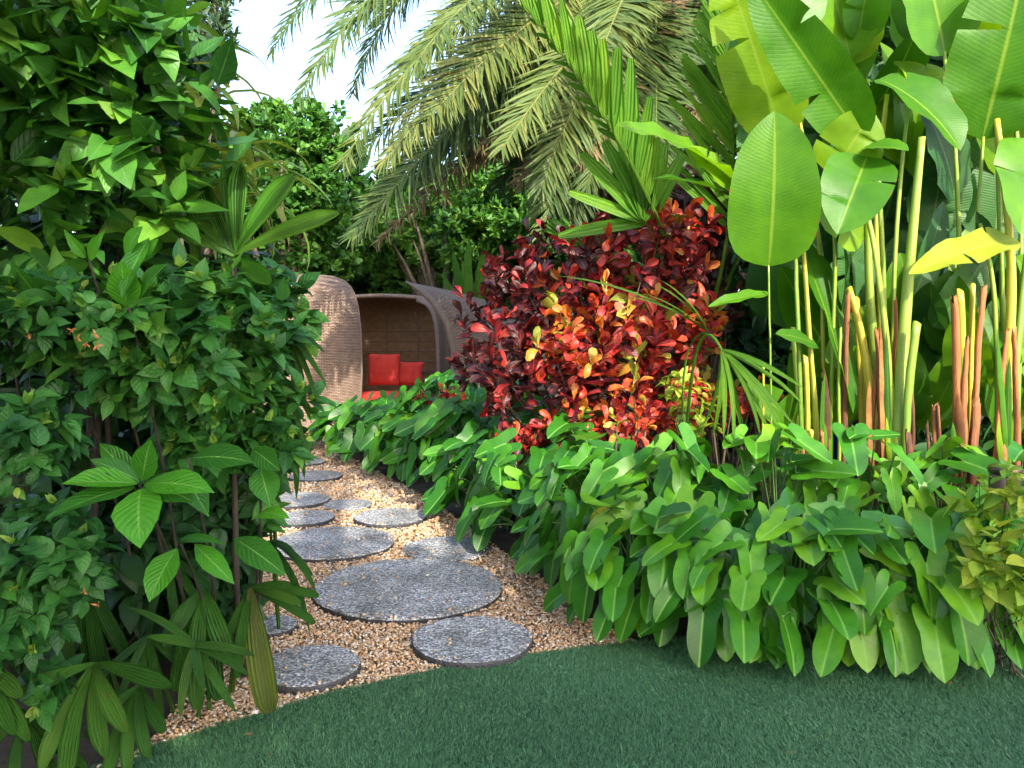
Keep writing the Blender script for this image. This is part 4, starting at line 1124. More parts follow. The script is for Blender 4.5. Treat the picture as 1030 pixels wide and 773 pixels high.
# leaves: clump, base px, tip px, Y base, Y tip, width px, normal, bend, fold, tint, mat
HL = [

    ('a', (773, 268), (779, 112), 4.85, 4.7, 84, (-.1, -1, .25), .55, .14, .45, 'heli'),
    ('a', (790, 42), (772, -150), 5.3, 5.5, 90, (.3, -1, .1), .3, .3, .35, 'heli'),
    ('a', (788, 140), (726, -45), 5.3, 5.1, 72, (-.5, -1, .35), .3, .15, .85, 'heli'),
    ('b', (868, 142), (752, -25), 5.05, 4.9, 62, (-.75, -.55, .6), .3, .35, .35, 'heli'),
    ('a', (836, 176), (878, 112), 5.1, 5.0, 62, (.1, -1, .5), .4, .2, .8, 'heli'),
    ('b', (872, 158), (842, 236), 5.0, 4.75, 66, (-.25, -1, .5), .4, .25, .3, 'heli'),
    ('b', (868, 150), (914, 152), 5.0, 4.8, 34, (0, -.8, 1), .5, .2, .4, 'heli'),
    ('a', (866, 246), (806, 182), 5.05, 4.95, 56, (.2, -1, .5), .3, .2, .85, 'heli'),
    ('c', (950, 56), (912, -85), 5.3, 5.2, 92, (.15, -1, .2), .3, .25, .45, 'heli'),
    ('d', (988, 140), (1036, -60), 5.25, 5.0, 96, (-.35, -1, .1), .35, .2, .3, 'heli'),
    ('b', (884, 80), (966, 152), 5.3, 5.0, 66, (.1, -.75, .8), .6, .3, .25, 'heli'),
    ('c', (905, 62), (962, 128), 5.5, 5.2, 56, (.3, -.7, .9), .4, .15, .85, 'heli'),
    ('d', (1022, 241), (914, 276), 5.0, 4.6, 36, (.15, -.75, .75), .35, .22, .6, 'yellow'),
    ('d', (1040, 140), (1026, 236), 5.1, 4.8, 70, (-.3, -1, .3), .35, .2, .55, 'heli'),
    ('a', (856, 66), (850, -60), 5.7, 5.8, 60, (0, -1, .3), .25, .1, .9, 'heli'),
    ('d', (990, 70), (985, -70), 5.7, 5.8, 66, (-.1, -1, .3), .25, .15, .9, 'heli'),
    ('a', (800, 236), (858, 416), 5.25, 4.95, 42, (.55, -.9, .2), .25, .4, .2, 'heli'),
    ('a', (822, 348), (780, 336), 4.95, 4.8, 22, (0, -.7, .8), .4, .1, .15, 'heli'),
    ('a', (738, 182), (620, 126), 5.5, 5.0, 40, (.1, -.45, 1), .45, .2, .65, 'heli'),
    ('a', (738, 192), (690, 150), 5.5, 5.3, 38, (-.2, -.9, .7), .3, .2, .8, 'heli'),
    ('a', (738, 200), (655, 180), 5.5, 5.1, 22, (.2, -.4, 1), .4, .25, .1, 'heli'),
    ('a', (775, 296), (712, 309), 4.9, 4.7, 15, (0, -.6, 1), .3, .3, .5, 'heli'),
    ('a', (782, 150), (745, 230), 5.3, 5.1, 44, (-.3, -1, .5), .4, .15, .35, 'heli'),
    ('b', (855, 60), (815, -70), 5.6, 5.6, 70, (.1, -1, .3), .3, .2, .7, 'heli'),
    ('c', (960, 200), (925, 100), 5.6, 5.4, 60, (.3, -1, .4), .4, .2, .2, 'helishaded'),
    ('c', (940, 425), (950, 318), 5.6, 5.5, 74, (.15, -1, .25), .2, .12, .8, 'helishaded'),
    ('d', (1008, 420), (1000, 310), 5.6, 5.5, 70, (-.15, -1, .25), .2, .15, .7, 'helishaded'),
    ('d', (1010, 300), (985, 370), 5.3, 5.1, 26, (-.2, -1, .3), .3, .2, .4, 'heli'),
    ('b', (870, 330), (850, 230), 5.7, 5.6, 62, (.1, -1, .3), .25, .15, .6, 'helishaded'),
    ('c', (935, 235), (950, 140), 5.7, 5.6, 66, (.1, -1, .3), .25, .15, .4, 'helishaded'),
    ('a', (790, 330), (800, 225), 5.6, 5.5, 48, (.1, -1, .3), .25, .15, .9, 'helishaded'),
    ('b', (905, 330), (918, 225), 5.8, 5.7, 62, (-.1, -1, .2), .25, .15, .3, 'helishaded'),
    ('d', (1000, 240), (1008, 150), 5.8, 5.7, 70, (-.1, -1, .2), .25, .15, .4, 'helishaded'),
    ('c', (985, 260), (960, 180), 5.9, 5.8, 66, (.1, -1, .3), .3, .15, .2, 'helishaded'),
    ('b', (880, 250), (905, 165), 5.9, 5.8, 66, (.1, -1, .3), .3, .15, .2, 'helishaded'),
    ('d', (1050, 330), (1040, 230), 5.7, 5.6, 70, (-.1, -1, .3), .3, .15, .5, 'helishaded'),
    ('d', (1060, 120), (1070, -60), 5.4, 5.3, 90, (-.2, -1, .2), .3, .15, .5, 'heli'),
    ('a', (830, 90), (870, 10), 5.8, 5.8, 58, (.2, -1, .3), .3, .15, .5, 'heli'),
    ('c', (930, 30), (965, -60), 5.7, 5.7, 66, (.2, -1, .3), .3, .15, .8, 'heli'),
]
for i in range(46):     # further leaves deeper in the clumps
    bx = rng.uniform(770, 1050); by = rng.uniform(40, 330); Yb = rng.uniform(5.6, 6.4)
    tx = bx + rng.normal(0, 28); ty = by - rng.uniform(70, 140)
    HL.append(('abcd'[int(np.clip((bx - 760) / 72, 0, 3))], (bx, by), (tx, ty), Yb, Yb + rng.normal(-.1, .15), rng.uniform(38, 66), (rng.normal(0, .45), -1, rng.uniform(0, .7)), rng.uniform(.15, .7), rng.uniform(.1, .35), rng.uniform(0, 1), 'heli' if by < 200 else 'helishaded'))
for i in range(46):     # leaves low behind the stalks
    bx = rng.uniform(812, 1050); by = rng.uniform(300, 450); Yb = rng.uniform(5.2, 5.7)
    HL.append(('abcd'[int(np.clip((bx - 760) / 72, 0, 3))], (bx, by), (bx + rng.normal(0, 34), by - rng.uniform(50, 110)), Yb, Yb + rng.normal(-.1, .15), rng.uniform(26, 52), (rng.normal(0, .5), -1, rng.uniform(0, .8)), rng.uniform(.15, .8), rng.uniform(.1, .4), rng.uniform(0, 1), 'heli' if rng.uniform() < .8 else 'helishaded'))
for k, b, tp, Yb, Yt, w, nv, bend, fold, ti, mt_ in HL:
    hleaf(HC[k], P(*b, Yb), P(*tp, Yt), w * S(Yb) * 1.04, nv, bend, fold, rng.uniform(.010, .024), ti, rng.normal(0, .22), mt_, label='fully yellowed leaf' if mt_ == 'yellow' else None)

# ------------------------------------------------------------------ left-hand planting
gp = lambda px, Y: ground_under(px, Y)


def trunk_l1(g):
    for pts, r in (([(95, 520), (100, 420), (78, 300), (60, 215), (8, 165)], (.014, .006)), ([(80, 260), (48, 200), (44, 150)], (.010, .005)),
                   ([(112, 470), (106, 390), (75, 290)], (.012, .008)), ([(90, 440), (98, 300), (98, 180), (110, 120)], (.013, .006)), ([(70, 430), (110, 400), (150, 370)], (.008, .005)),
                   ([(0, 655), (55, 665), (130, 648), (150, 620)], (.010, .005)), ([(60, 454), (110, 452), (160, 460)], (.006, .004))):
        C = np.array([P(a, b, 3.05 + .04 * i) for i, (a, b) in enumerate(pts)])
        tf = np.linspace(0, 1, 14); tt = np.linspace(0, 1, len(pts))
        C = np.stack([np.interp(tf, tt, C[:, k]) for k in range(3)], -1)
        tubes(g, C, np.linspace(r[0], r[1], 14), 7, .4)


shrub('broadleaf_shrub', 'tall broad-leaved shrub filling the upper left with big soft scalloped leaves', 'shrub', gp(60, 3.6),
      [(45, 40, 2.9, 95, 70, .4), (125, 45, 3.0, 85, 55, .4), (60, 130, 3.0, 120, 60, .4), (170, 115, 3.1, 55, 70, .35), (30, 220, 3.0, 70, 60, .35), (120, 205, 3.2, 80, 50, .35), (40, -60, 2.9, 110, 60, .5)],
      T_OVATE, M['broad'], (.13, .22), (.48, .64), per=8, n=165, up=.6, spread=(.35, 1.5), bend=(-.4, .9), fold=.22, wave=.02, tip=M['tip'], tip_n=3, tip_L=(.05, .10), tip_prob=.3, nbranch=3, br=.009, trunk=trunk_l1, tint=(.0, .95))
shrub('small_leaf_shrub', 'dense shrub of small heart-shaped leaves with yellow-green tips overhanging the path', 'shrub', gp(215, 3.8),
      [(90, 315, 2.75, 100, 40, .3), (190, 345, 3.0, 80, 75, .35), (255, 320, 3.4, 55, 55, .35), (270, 400, 3.4, 42, 75, .35), (215, 420, 3.2, 60, 60, .3), (265, 475, 3.5, 34, 50, .3), (140, 375, 2.9, 70, 30, .3), (255, 300, 3.5, 40, 30, .3)],
      T_HEART, M['small'], (.06, .115), (.50, .70), per=9, n=460, up=.45, spread=(.4, 1.5), bend=(-.2, 1.0), fold=.2, wave=.01, tip=M['tip'], tip_n=5, tip_L=(.025, .055), tip_prob=.4, nbranch=5, br=.007, tint=(.0, .8), front=.25)
shrub('small_leaf_shrub', 'part-shaded small-leaved shrub at the left photo edge with a few withered orange flowers', 'shrub', gp(10, 3.2),
      [(25, 440, 2.5, 40, 45, .2), (40, 560, 2.5, 62, 55, .25), (20, 620, 2.5, 40, 40, .2), (0, 330, 2.7, 40, 40, .2), (55, 690, 2.5, 30, 14, .1)],
      T_HEART, M['small'], (.055, .10), (.50, .68), per=9, n=140, up=.4, bend=(.2, .9), fold=.2, tip=M['tip'], tip_n=4, tip_L=(.025, .05), tip_prob=.2, nbranch=4, br=.006, tint=(0, .6), front=.3)
fl = thing('flower_spray', 'withered orange flowers hanging among the small leaves at the left', 'flowers', P(82, 338, 2.5))
for px, py in ((72, 332), (78, 340), (86, 346), (96, 336), (98, 348), (30, 338), (85, 595), (98, 608)):
    n = 6; p_ = P(px, py, 2.42 if px < 100 else 2.72); g = Geo()
    d = nrm(rdir(n) + [0, -.3, -.6])
    leaves(g, T_OVATE, p_, d, rdir(n), rng.uniform(.012, .022, n), .007, rng.normal(0, .8, n), .3, 0, 0, rng.uniform(0, 1, n))
    g.build('flower', M['orange'], fl)

# rosette shrub with big glossy leaves at the front left
ro = thing('glossy_shrub', 'young shrub with a rosette of big glossy bright green leaves, low at the front left', 'shrub', gp(165, 2.75))
gR, gD = Geo(), Geo()


def px_leaf(g, T, b, tp, Yb, Yt, wpx, nv, bend=.5, fold=.2, wave=.012, tint=.5, twist=0., wf=16):
    b = P(*b, Yb); tip = P(*tp, Yt)
    d0 = tip - b; L = np.linalg.norm(d0); d0 = d0 / L
    nn = nrm(np.array(nv, float)); nn = nrm(nn - d0 * (nn @ d0))
    d = d0 * cos(bend / 2) + nn * sin(bend / 2)
    leaves(g, T, b, d, nn, L * (bend / 2) / sin(bend / 2), wpx * S(Yb), bend, fold, wave, twist, tint, wf=wf)


for b, tp, Yb, Yt, w, nv, bend, ti in [
    ((138, 487), (62, 487), 2.5, 2.4, 34, (.1, -.6, 1), .4, .75), ((136, 490), (44, 524), 2.5, 2.32, 38, (-.1, -.7, 1), .5, .25), ((142, 492), (141, 552), 2.48, 2.28, 46, (0, -.9, .8), .6, .8),
    ((146, 488), (216, 496), 2.5, 2.38, 34, (.1, -.7, 1), .6, .7), ((140, 484), (90, 462), 2.52, 2.5, 22, (-.2, -.8, .8), .5, .1), ((143, 484), (152, 442), 2.52, 2.45, 26, (.2, -1, .4), .3, .35),
    ((146, 486), (196, 506), 2.52, 2.42, 34, (.2, -.9, .7), .6, .1), ((140, 486), (100, 446), 2.56, 2.6, 26, (0, -1, .6), .4, .2), ((190, 462), (256, 466), 2.75, 2.62, 34, (0, -.7, 1), .5, .05),
    ((182, 470), (210, 520), 2.7, 2.58, 26, (0, -.9, .7), .5, .1), ((178, 552), (150, 606), 2.55, 2.42, 32, (-.2, -1, .5), .5, .6), ((196, 548), (236, 588), 2.6, 2.5, 22, (.2, -1, .6), .5, .6),
    ((182, 542), (228, 548), 2.62, 2.5, 16, (0, -.8, 1), .5, .25), ((236, 542), (288, 580), 2.9, 2.75, 30, (0, -.8, .9), .5, .15), ((262, 516), (292, 522), 2.95, 2.85, 20, (0, -.7, 1), .5, .95),
    ((262, 470), (272, 510), 3.0, 2.9, 30, (.2, -1, .4), .3, .3), ((254, 452), (282, 474), 3.0, 2.9, 24, (0, -1, .7), .4, .1), ((150, 240), (122, 300), 2.6, 2.5, 30, (-.3, -1, .3), .3, .4),
    ((128, 310), (122, 262), 2.58, 2.5, 30, (.3, -1, .2), .4, .75), ((140, 300), (168, 266), 2.6, 2.5, 26, (.1, -1, .6), .3, .2), ((126, 258), (144, 228), 2.62, 2.55, 22, (-.1, -1, .4), .3, .9), ((90, 262), (106, 232), 2.62, 2.55, 15, (.1, -1, .4), .3, .9),
    ((86, 260), (64, 230), 2.62, 2.58, 12, (-.1, -1, .4), .3, .8), ((148, 256), (160, 240), 2.62, 2.58, 12, (-.1, -1, .4), .3, .8), ((56, 302), (82, 280), 2.6, 2.5, 16, (0, -1, .4), .3, .7), ((40, 300), (10, 262), 2.6, 2.5, 20, (0, -1, .5), .3, .2),
    ((60, 305), (14, 300), 2.6, 2.5, 24, (0, -1, .8), .4, .1), ((210, 322), (232, 332), 2.7, 2.6, 22, (0, -.8, 1), .4, .3)]:
    px_leaf(gR, T_LANCE if w > 20 else T_OVATE, b, tp, Yb, Yt, w * 1.05, nv, bend, rng.uniform(.12, .3), .014, ti, rng.normal(0, .2), wf=24)
gR.build('foliage', M['rosette'], ro)
gs = Geo()
for a, b_ in ((140, 487), (182, 548), (262, 516), (262, 468), (130, 310), (190, 462), (90, 262), (50, 303)):
    p2 = P(a, b_, 2.55 if a < 200 else 3.0); p0 = np.array([p2[0] * .6 + gp(165, 3.3)[0] * .4 + rng.normal(0, .05), 3.3, 0])
    tubes(gs, bez(p0, p0 * .5 + p2 * .5 + [0, .15, -.05], p2, 8), np.linspace(.008, .004, 8), 6, .3)
gs.build('branches', M['twigbark'], ro)

# strappy plant arching behind the broad shrub
st = thing('screw_pine', 'screw pine with long arching yellow-green straps behind the upper left shrub', 'plant', gp(185, 4.3))
g = Geo(); n = 120
az = rng.uniform(0, 2 * pi, n); el = rng.uniform(-.1, 1.1, n)
c0 = np.where(rng.uniform(size=(n, 1)) < .5, P(168, 105, 3.75)[None], P(192, 180, 3.7)[None]) + rng.normal(0, .12, (n, 3))
d = np.stack([np.cos(az) * np.cos(el), np.sin(az) * np.cos(el) - .2, np.sin(el)], -1)
leaves(g, T_STRAP, c0, d, np.array([0, 0, 1.]) + d * .01, rng.uniform(.38, .62, n), rng.uniform(.03, .05, n), rng.uniform(1.2, 2.4, n), .3, 0, rng.normal(0, .3, n), rng.uniform(0, .75, n))
g.build('foliage', M['strap'], st)
g = Geo()
tubes(g, [[gp(175, 4.3), P(165, 300, 4.3), P(165, 100, 4.3)], [gp(195, 4.3), P(195, 300, 4.25), P(200, 165, 4.2)]], np.array([.06, .05, .04])[None], 8, .4)
g.build('trunk', M['bark'], st)

# crown of wide pleated blades standing up at the shrub's shoulder
pl = thing('pleated_palm', 'crown of wide pleated upright green blades pointing at the wicker pods', 'plant', gp(232, 3.3))
for tp, w, Yt, ti, nv in [((201, 178), 15, 3.8, .2, (0, -1, .2)), ((228, 160), 13, 3.85, .3, (.3, -1, .1)), ((243, 163), 17, 3.75, .35, (-.1, -1, .1)), ((297, 176), 21, 3.7, .5, (-.3, -1, .3)), ((341, 215), 18, 3.6, .85, (-.2, -1, .5)),
                         ((186, 196), 14, 3.75, .7, (.2, -1, .4)), ((176, 232), 12, 3.7, .6, (.2, -1, .6)), ((272, 286), 16, 3.6, .5, (0, -1, .6)), ((270, 200), 14, 4.1, .2, (-.2, -1, .2)), ((215, 200), 12, 4.0, .6, (.2, -1, .2))]:
    b = P(236 + rng.normal(0, 3), 258 + rng.normal(0, 3), 3.22)
    hleaf(pl, b, P(*tp, Yt - .53), w * S(3.22) * 1.25, nv, .18, .25, 0, ti, rng.normal(0, .1), 'pleat', T_PLEATUP)
g = Geo(); tubes(g, [[gp(232, 3.3), P(234, 400, 3.28), P(236, 262, 3.22)]], np.array([.014, .012, .010])[None], 7, .5); g.build('stem', M['twigbark'], pl)

# lady palms: drooping finger blades at the path side and at the bottom left
lp1 = thing('lady_palm', 'lady palm with thin drooping fingers in front of the left wicker pod', 'palm', gp(285, 3.6))
for hub, tips, Y in [((285, 330), [(326, 355), (322, 380), (328, 392), (318, 404), (308, 410), (298, 420), (320, 338)], 3.4), ((278, 375), [(312, 425), (306, 445), (298, 462), (290, 470)], 3.45), 
                     ((290, 420), [(312, 460), (306, 480), (298, 500)], 3.5)]:
    fan(lp1, (gp(275, 3.8), P(hub[0] - 20, hub[1] + 20, 3.7), P(*hub, Y)), [P(a, b, Y - .1) for a, b in tips], M['ladypalm'], .034, bend=.5, nvec=(.4, -.4, 1), tint=(.3, 1))
lp2 = thing('lady_palm', 'lady palm by the lawn with one broad brown-tipped old blade hanging over the gravel', 'palm', gp(215, 3.1))
hub = (252, 592)
fan(lp2, (gp(225, 3.15), P(240, 640, 3.1), P(*hub, 2.95)), [P(a, b, 2.85) for a, b in ((270, 712),)], M['oldpalm'], .098, bend=.35, T=T_PLEAT, nvec=(.1, -1, .5), tint=(.4, .8), label='old brown-tipped blade')
fan(lp2, (gp(222, 3.15), P(236, 640, 3.12), P(*hub, 2.97)), [P(a, b, Y) for a, b, Y in ((292, 590, 2.9), (300, 606, 2.85), (314, 626, 2.9), (240, 680, 2.8), (212, 700, 2.8), (318, 600, 3.0))], M['ladypalm'], .042, bend=.5, T=T_PLEAT, nvec=(.1, -.8, .8), tint=(.3, .9))
fan(lp2, (gp(200, 3.0), P(212, 660, 3.0), P(205, 592, 2.9)), [P(a, b, Y) for a, b, Y in ((180, 692, 2.8), (220, 700, 2.78), (168, 650, 2.8), (232, 660, 2.8), (200, 710, 2.75))], M['ladypalm'], .075, bend=.6, T=T_PLEAT, nvec=(0, -1, .5), tint=(0, .4))
fan(lp2, (gp(190, 2.95), P(198, 680, 2.9), P(196, 650, 2.75)), [P(a, b, Y) for a, b, Y in ((256, 660, 2.7), (206, 695, 2.62), (182, 722, 2.62), (236, 715, 2.65), (250, 680, 2.68), (150, 640, 2.7), (130, 610, 2.8))], M['ladypalm'], .036, bend=.6, nvec=(0, -.7, 1), tint=(.4, 1))
fan(lp2, (gp(248, 3.3), P(258, 600, 3.25), P(268, 545, 3.2)), [P(a, b, Y) for a, b, Y in ((308, 640, 3.0), (318, 600, 3.0), (300, 560, 3.05), (316, 580, 3.1))], M['ladypalm'], .034, bend=.9, nvec=(.3, -.4, 1), tint=(.2, .7))
fan(lp2, (gp(165, 3.0), P(165, 690, 2.95), P(150, 640, 2.85)), [P(a, b, Y) for a, b, Y in ((120, 715, 2.75), (165, 730, 2.75), (200, 690, 2.8), (95, 690, 2.8), (185, 660, 2.85), (140, 735, 2.75))], M['ladypalm'], .032, bend=.7, nvec=(0, -.7, 1), tint=(.1, .6))
fan(lp2, (gp(185, 3.3), P(180, 620, 3.3), P(170, 560, 3.2)), [P(a, b, Y) for a, b, Y in ((120, 640, 3.1), (150, 660, 3.1), (185, 665, 3.1), (215, 640, 3.1), (105, 600, 3.15), (228, 610, 3.15))], M['ladypalm'], .036, bend=.7, nvec=(0, -.7, 1), tint=(0, .3))
lp3 = thing('lady_palm', 'lady palm at the bottom left corner with wide ribbed dark green blades', 'palm', gp(75, 2.95))
fan(lp3, (gp(80, 2.95), P(90, 700, 2.8), P(95, 668, 2.6)), [P(a, b, Y) for a, b, Y in ((126, 735, 2.42), (44, 775, 2.4), (170, 690, 2.5), (70, 790, 2.4), (20, 700, 2.45), (108, 760, 2.45))], M['ladypalm'], .062, bend=.8, T=T_PLEATUP, nvec=(0, -.8, .9), tint=(.3, .9))
fan(lp3, (gp(20, 2.8), P(0, 690, 2.6), P(-12, 668, 2.45)), [P(a, b, Y) for a, b, Y in ((14, 738, 2.3), (30, 745, 2.32), (-30, 770, 2.3), (20, 700, 2.35))], M['ladypalm'], .055, bend=.7, T=T_PLEATUP, nvec=(0, -.9, .8), tint=(.4, .9))
fan(lp3, (gp(30, 2.75), P(20, 740, 2.6), P(25, 715, 2.5)), [P(a, b, Y) for a, b, Y in ((-20, 770, 2.4), (15, 800, 2.38), (60, 800, 2.4), (85, 770, 2.45), (-25, 730, 2.4))], M['ladypalm'], .05, bend=.6, T=T_PLEATUP, nvec=(0, -.9, .8), tint=(0, .4))
fan(lp3, (gp(120, 2.9), P(122, 720, 2.8), P(140, 690, 2.65)), [P(a, b, Y) for a, b, Y in ((108, 790, 2.5), (150, 760, 2.5), (88, 740, 2.5), (165, 735, 2.55), (130, 775, 2.5))], M['ladypalm'], .05, bend=.6, T=T_PLEAT, nvec=(0, -.9, .8), tint=(0, .6))
fan(lp3, (gp(110, 3.1), P(100, 640, 3.1), P(85, 575, 3.05)), [P(a, b, Y) for a, b, Y in ((100, 690, 2.95), (70, 680, 2.95), (130, 660, 2.95), (40, 650, 2.95), (110, 720, 2.9))], M['ladypalm'], .06, bend=.6, T=T_PLEAT, nvec=(0, -.9, .8), tint=(0, .3))

# dark evergreen mass inside and behind the left planting
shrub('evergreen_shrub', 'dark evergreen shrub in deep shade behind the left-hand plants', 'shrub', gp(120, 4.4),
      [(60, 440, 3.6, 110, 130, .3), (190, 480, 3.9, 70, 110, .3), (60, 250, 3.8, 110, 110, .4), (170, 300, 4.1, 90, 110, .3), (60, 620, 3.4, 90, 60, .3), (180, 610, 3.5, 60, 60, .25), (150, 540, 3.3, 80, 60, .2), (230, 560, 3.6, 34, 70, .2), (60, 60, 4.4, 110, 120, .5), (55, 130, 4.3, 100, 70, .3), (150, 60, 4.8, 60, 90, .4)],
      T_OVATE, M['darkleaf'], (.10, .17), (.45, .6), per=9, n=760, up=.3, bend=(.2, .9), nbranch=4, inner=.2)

# ------------------------------------------------------------------ background
def tree(label, root, blobs, mat, T, L, W, n, per, trunk_r=.12, group='evergreen trees screening the garden', name='evergreen_tree', tint=(0, 1), up=.7):
    root = np.array(root, float)
    t = thing(name, label, 'tree', root, group)
    tot = sum(b[3] * b[4] for b in blobs)
    g = Geo(); gb = Geo(); ends = []
    for (px, py, Y, rx, ry, rd) in blobs:
        c = P(px, py, Y); s = Y / F; R = np.array([rx * s, rd, ry * s])
        k = max(6, int(n * rx * ry / tot))
        # sub-clumps give the crown an uneven outline
        nc = max(4, int(k / 14))
        cd = rdir(nc * 2); cd = cd[cd[:, 1] < .6][:nc]
        cc = c + cd * R * rng.uniform(.55, 1.0, (len(cd), 1)); cr_ = R * rng.uniform(.22, .42, (len(cd), 1))
        ends.append(cc)
        which = rng.integers(0, len(cd), k)
        d = rdir(k); d[:, 2] = np.where(rng.uniform(size=k) < .6, np.abs(d[:, 2]), d[:, 2])
        pos = cc[which] + d * cr_[which] * rng.uniform(.6, 1.15, (k, 1))
        pos[:, 2] = np.maximum(pos[:, 2], .1)
        axis = nrm(d * .6 + nrm(cd)[which] * .4 + np.array([0, -.1, up]) + rng.normal(0, .25, (k, 3)))
        idx = np.repeat(np.arange(k), per); m = len(idx); ax = axis[idx]
        ref = nrm(np.cross(ax, rdir(m))); th = rng.uniform(.35, 1.35, m)
        dd = nrm(ax * np.cos(th)[:, None] + ref * np.sin(th)[:, None])
        Ls = rng.uniform(*L, m)
        ti = np.clip(tint[0] + (tint[1] - tint[0]) * (.55 * rng.uniform(0, 1, k)[idx] + .45 * rng.uniform(0, 1, m)), 0, 1)
        leaves(g, T, pos[idx] + ax * (rng.uniform(-.5, .5, m) * L[1])[:, None], dd, nrm(ax + rng.normal(0, .3, (m, 3))), Ls, Ls * rng.uniform(*W, m), rng.uniform(-.2, .6, m), .25, 0, 0, ti)
    g.build('crown', mat, t)
    ends = np.concatenate(ends)
    sel = ends[rng.choice(len(ends), min(16, len(ends)), replace=False)]
    p1 = np.stack([root[0] + (sel[:, 0] - root[0]) * .2, root[1] + (sel[:, 1] - root[1]) * .2, sel[:, 2] * .6], -1)
    tubes(gb, bez(np.repeat(root[None], len(sel), 0), p1, sel, 8), np.linspace(trunk_r, .015, 8)[None], 7, .4)
    gb.build('trunk', M['bark'], t)
    return t


tree('round-leaved evergreen tree left of the palm fronds, its sunlit top against the sky', gp(285, 14.0), [(285, 190, 14, 58, 70, .9), (300, 150, 14, 45, 42, .7), (255, 175, 13.6, 32, 55, .7), (330, 190, 14.2, 40, 70, .8), (290, 255, 14.4, 70, 60, .7), (270, 140, 14, 25, 30, .5)],
     M['hedge'], T_ROUND, (.10, .17), (.5, .65), 1500, 8, tint=(.1, .9))
tree('evergreen tree behind the open wicker pod, glowing yellow-green under the palm', gp(450, 14.5), [(440, 230, 14.7, 60, 45, .8), (500, 220, 14.7, 50, 45, .8), (450, 275, 15.4, 85, 50, .7), (395, 255, 15.4, 45, 55, .6), (470, 195, 15, 40, 30, .6)],
     M['hedge'], T_OVATE, (.10, .18), (.42, .55), 1300, 8, tint=(.2, 1))
tree('evergreen tree filling the gap behind the palm trunk and croton', gp(600, 14.5), [(570, 240, 14.5, 60, 60, .9), (640, 230, 14.6, 70, 70, .9), (560, 190, 15.2, 60, 40, .9), (620, 320, 14.4, 90, 60, .9), (620, 150, 15.5, 90, 60, .9)],
     M['hedge'], T_OVATE, (.11, .18), (.42, .55), 1300, 8, tint=(0, .8))
tree('fine-leaved grey-green tree towering behind the upper left shrub', gp(180, 9.5), [(180, 25, 9.5, 48, 62, .6), (195, -40, 9.5, 40, 60, .5), (150, 60, 9.4, 50, 60, .5), (208, 40, 9.3, 32, 44, .4)],
     M['farm'], T_LANCE, (.09, .16), (.22, .34), 900, 8, trunk_r=.10, group=None, name='grey_leaved_tree')
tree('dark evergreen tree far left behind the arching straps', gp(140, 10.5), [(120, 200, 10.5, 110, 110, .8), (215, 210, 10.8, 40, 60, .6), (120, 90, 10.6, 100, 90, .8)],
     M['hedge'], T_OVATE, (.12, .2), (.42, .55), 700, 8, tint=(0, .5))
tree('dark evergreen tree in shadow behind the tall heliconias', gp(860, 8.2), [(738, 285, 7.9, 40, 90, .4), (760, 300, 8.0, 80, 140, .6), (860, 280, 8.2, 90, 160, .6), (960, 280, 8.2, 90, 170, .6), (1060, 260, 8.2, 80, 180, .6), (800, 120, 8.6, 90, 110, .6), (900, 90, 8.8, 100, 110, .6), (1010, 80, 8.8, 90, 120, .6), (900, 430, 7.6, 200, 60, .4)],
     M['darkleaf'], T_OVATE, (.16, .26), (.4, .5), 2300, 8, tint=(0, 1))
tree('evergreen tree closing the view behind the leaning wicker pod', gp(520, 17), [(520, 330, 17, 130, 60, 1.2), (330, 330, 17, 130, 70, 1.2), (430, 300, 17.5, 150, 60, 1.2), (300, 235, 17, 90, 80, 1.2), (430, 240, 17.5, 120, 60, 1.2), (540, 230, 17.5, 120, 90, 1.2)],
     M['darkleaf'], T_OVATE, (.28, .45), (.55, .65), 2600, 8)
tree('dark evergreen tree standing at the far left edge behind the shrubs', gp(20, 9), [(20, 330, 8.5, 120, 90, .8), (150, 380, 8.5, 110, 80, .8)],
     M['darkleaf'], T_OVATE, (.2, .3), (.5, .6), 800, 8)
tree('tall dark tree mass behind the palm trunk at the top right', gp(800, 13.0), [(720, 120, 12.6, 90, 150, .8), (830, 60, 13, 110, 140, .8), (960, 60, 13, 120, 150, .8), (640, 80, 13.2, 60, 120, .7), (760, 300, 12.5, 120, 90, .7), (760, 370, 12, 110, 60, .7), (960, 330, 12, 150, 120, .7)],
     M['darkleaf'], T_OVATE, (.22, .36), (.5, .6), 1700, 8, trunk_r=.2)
side = thing('evergreen_shrub', 'unseen evergreen shrub continuing the left bed towards the viewer, added to darken the lawn', 'shrub', (-2.5, 1.2, 0))  # out-of-view shrub added to darken the left lawn and plants
g = Geo(); k = 420; d = rdir(k); pos = np.array([-2.45, 1.2, 1.4]) + d * [.7, 1.35, 1.5] * rng.uniform(.5, 1.05, (k, 1)); pos[:, 2] = np.maximum(pos[:, 2], .1)
idx = np.repeat(np.arange(k), 8); m = len(idx); L = rng.uniform(.12, .2, m)
leaves(g, T_OVATE, pos[idx] + rng.normal(0, .04, (m, 3)), nrm(d[idx] + rdir(m)), np.array([0, 0, 1.]) + rng.normal(0, .4, (m, 3)), L, L * .5, .4, .2, 0, 0, rng.uniform(0, 1, m))
g.build('foliage', M['darkleaf'], side)
g = Geo(); tubes(g, bez(np.repeat([[-2.5, 1.2, 0]], 8, 0), np.repeat([[-2.5, 1.2, .7]], 8, 0) + rng.normal(0, .15, (8, 3)), pos[:8], 8), np.linspace(.02, .005, 8)[None], 6); g.build('branches', M['twigbark'], side)
tree('evergreen tree continuing the screen past the right edge', (6.2, 7.5, 0), [(1330, 330, 7.5, 110, 190, .7), (1250, 430, 7.0, 120, 90, .6), (1420, 380, 6.5, 110, 170, .7)], M['hedge'], T_OVATE, (.14, .22), (.42, .55), 900, 8)
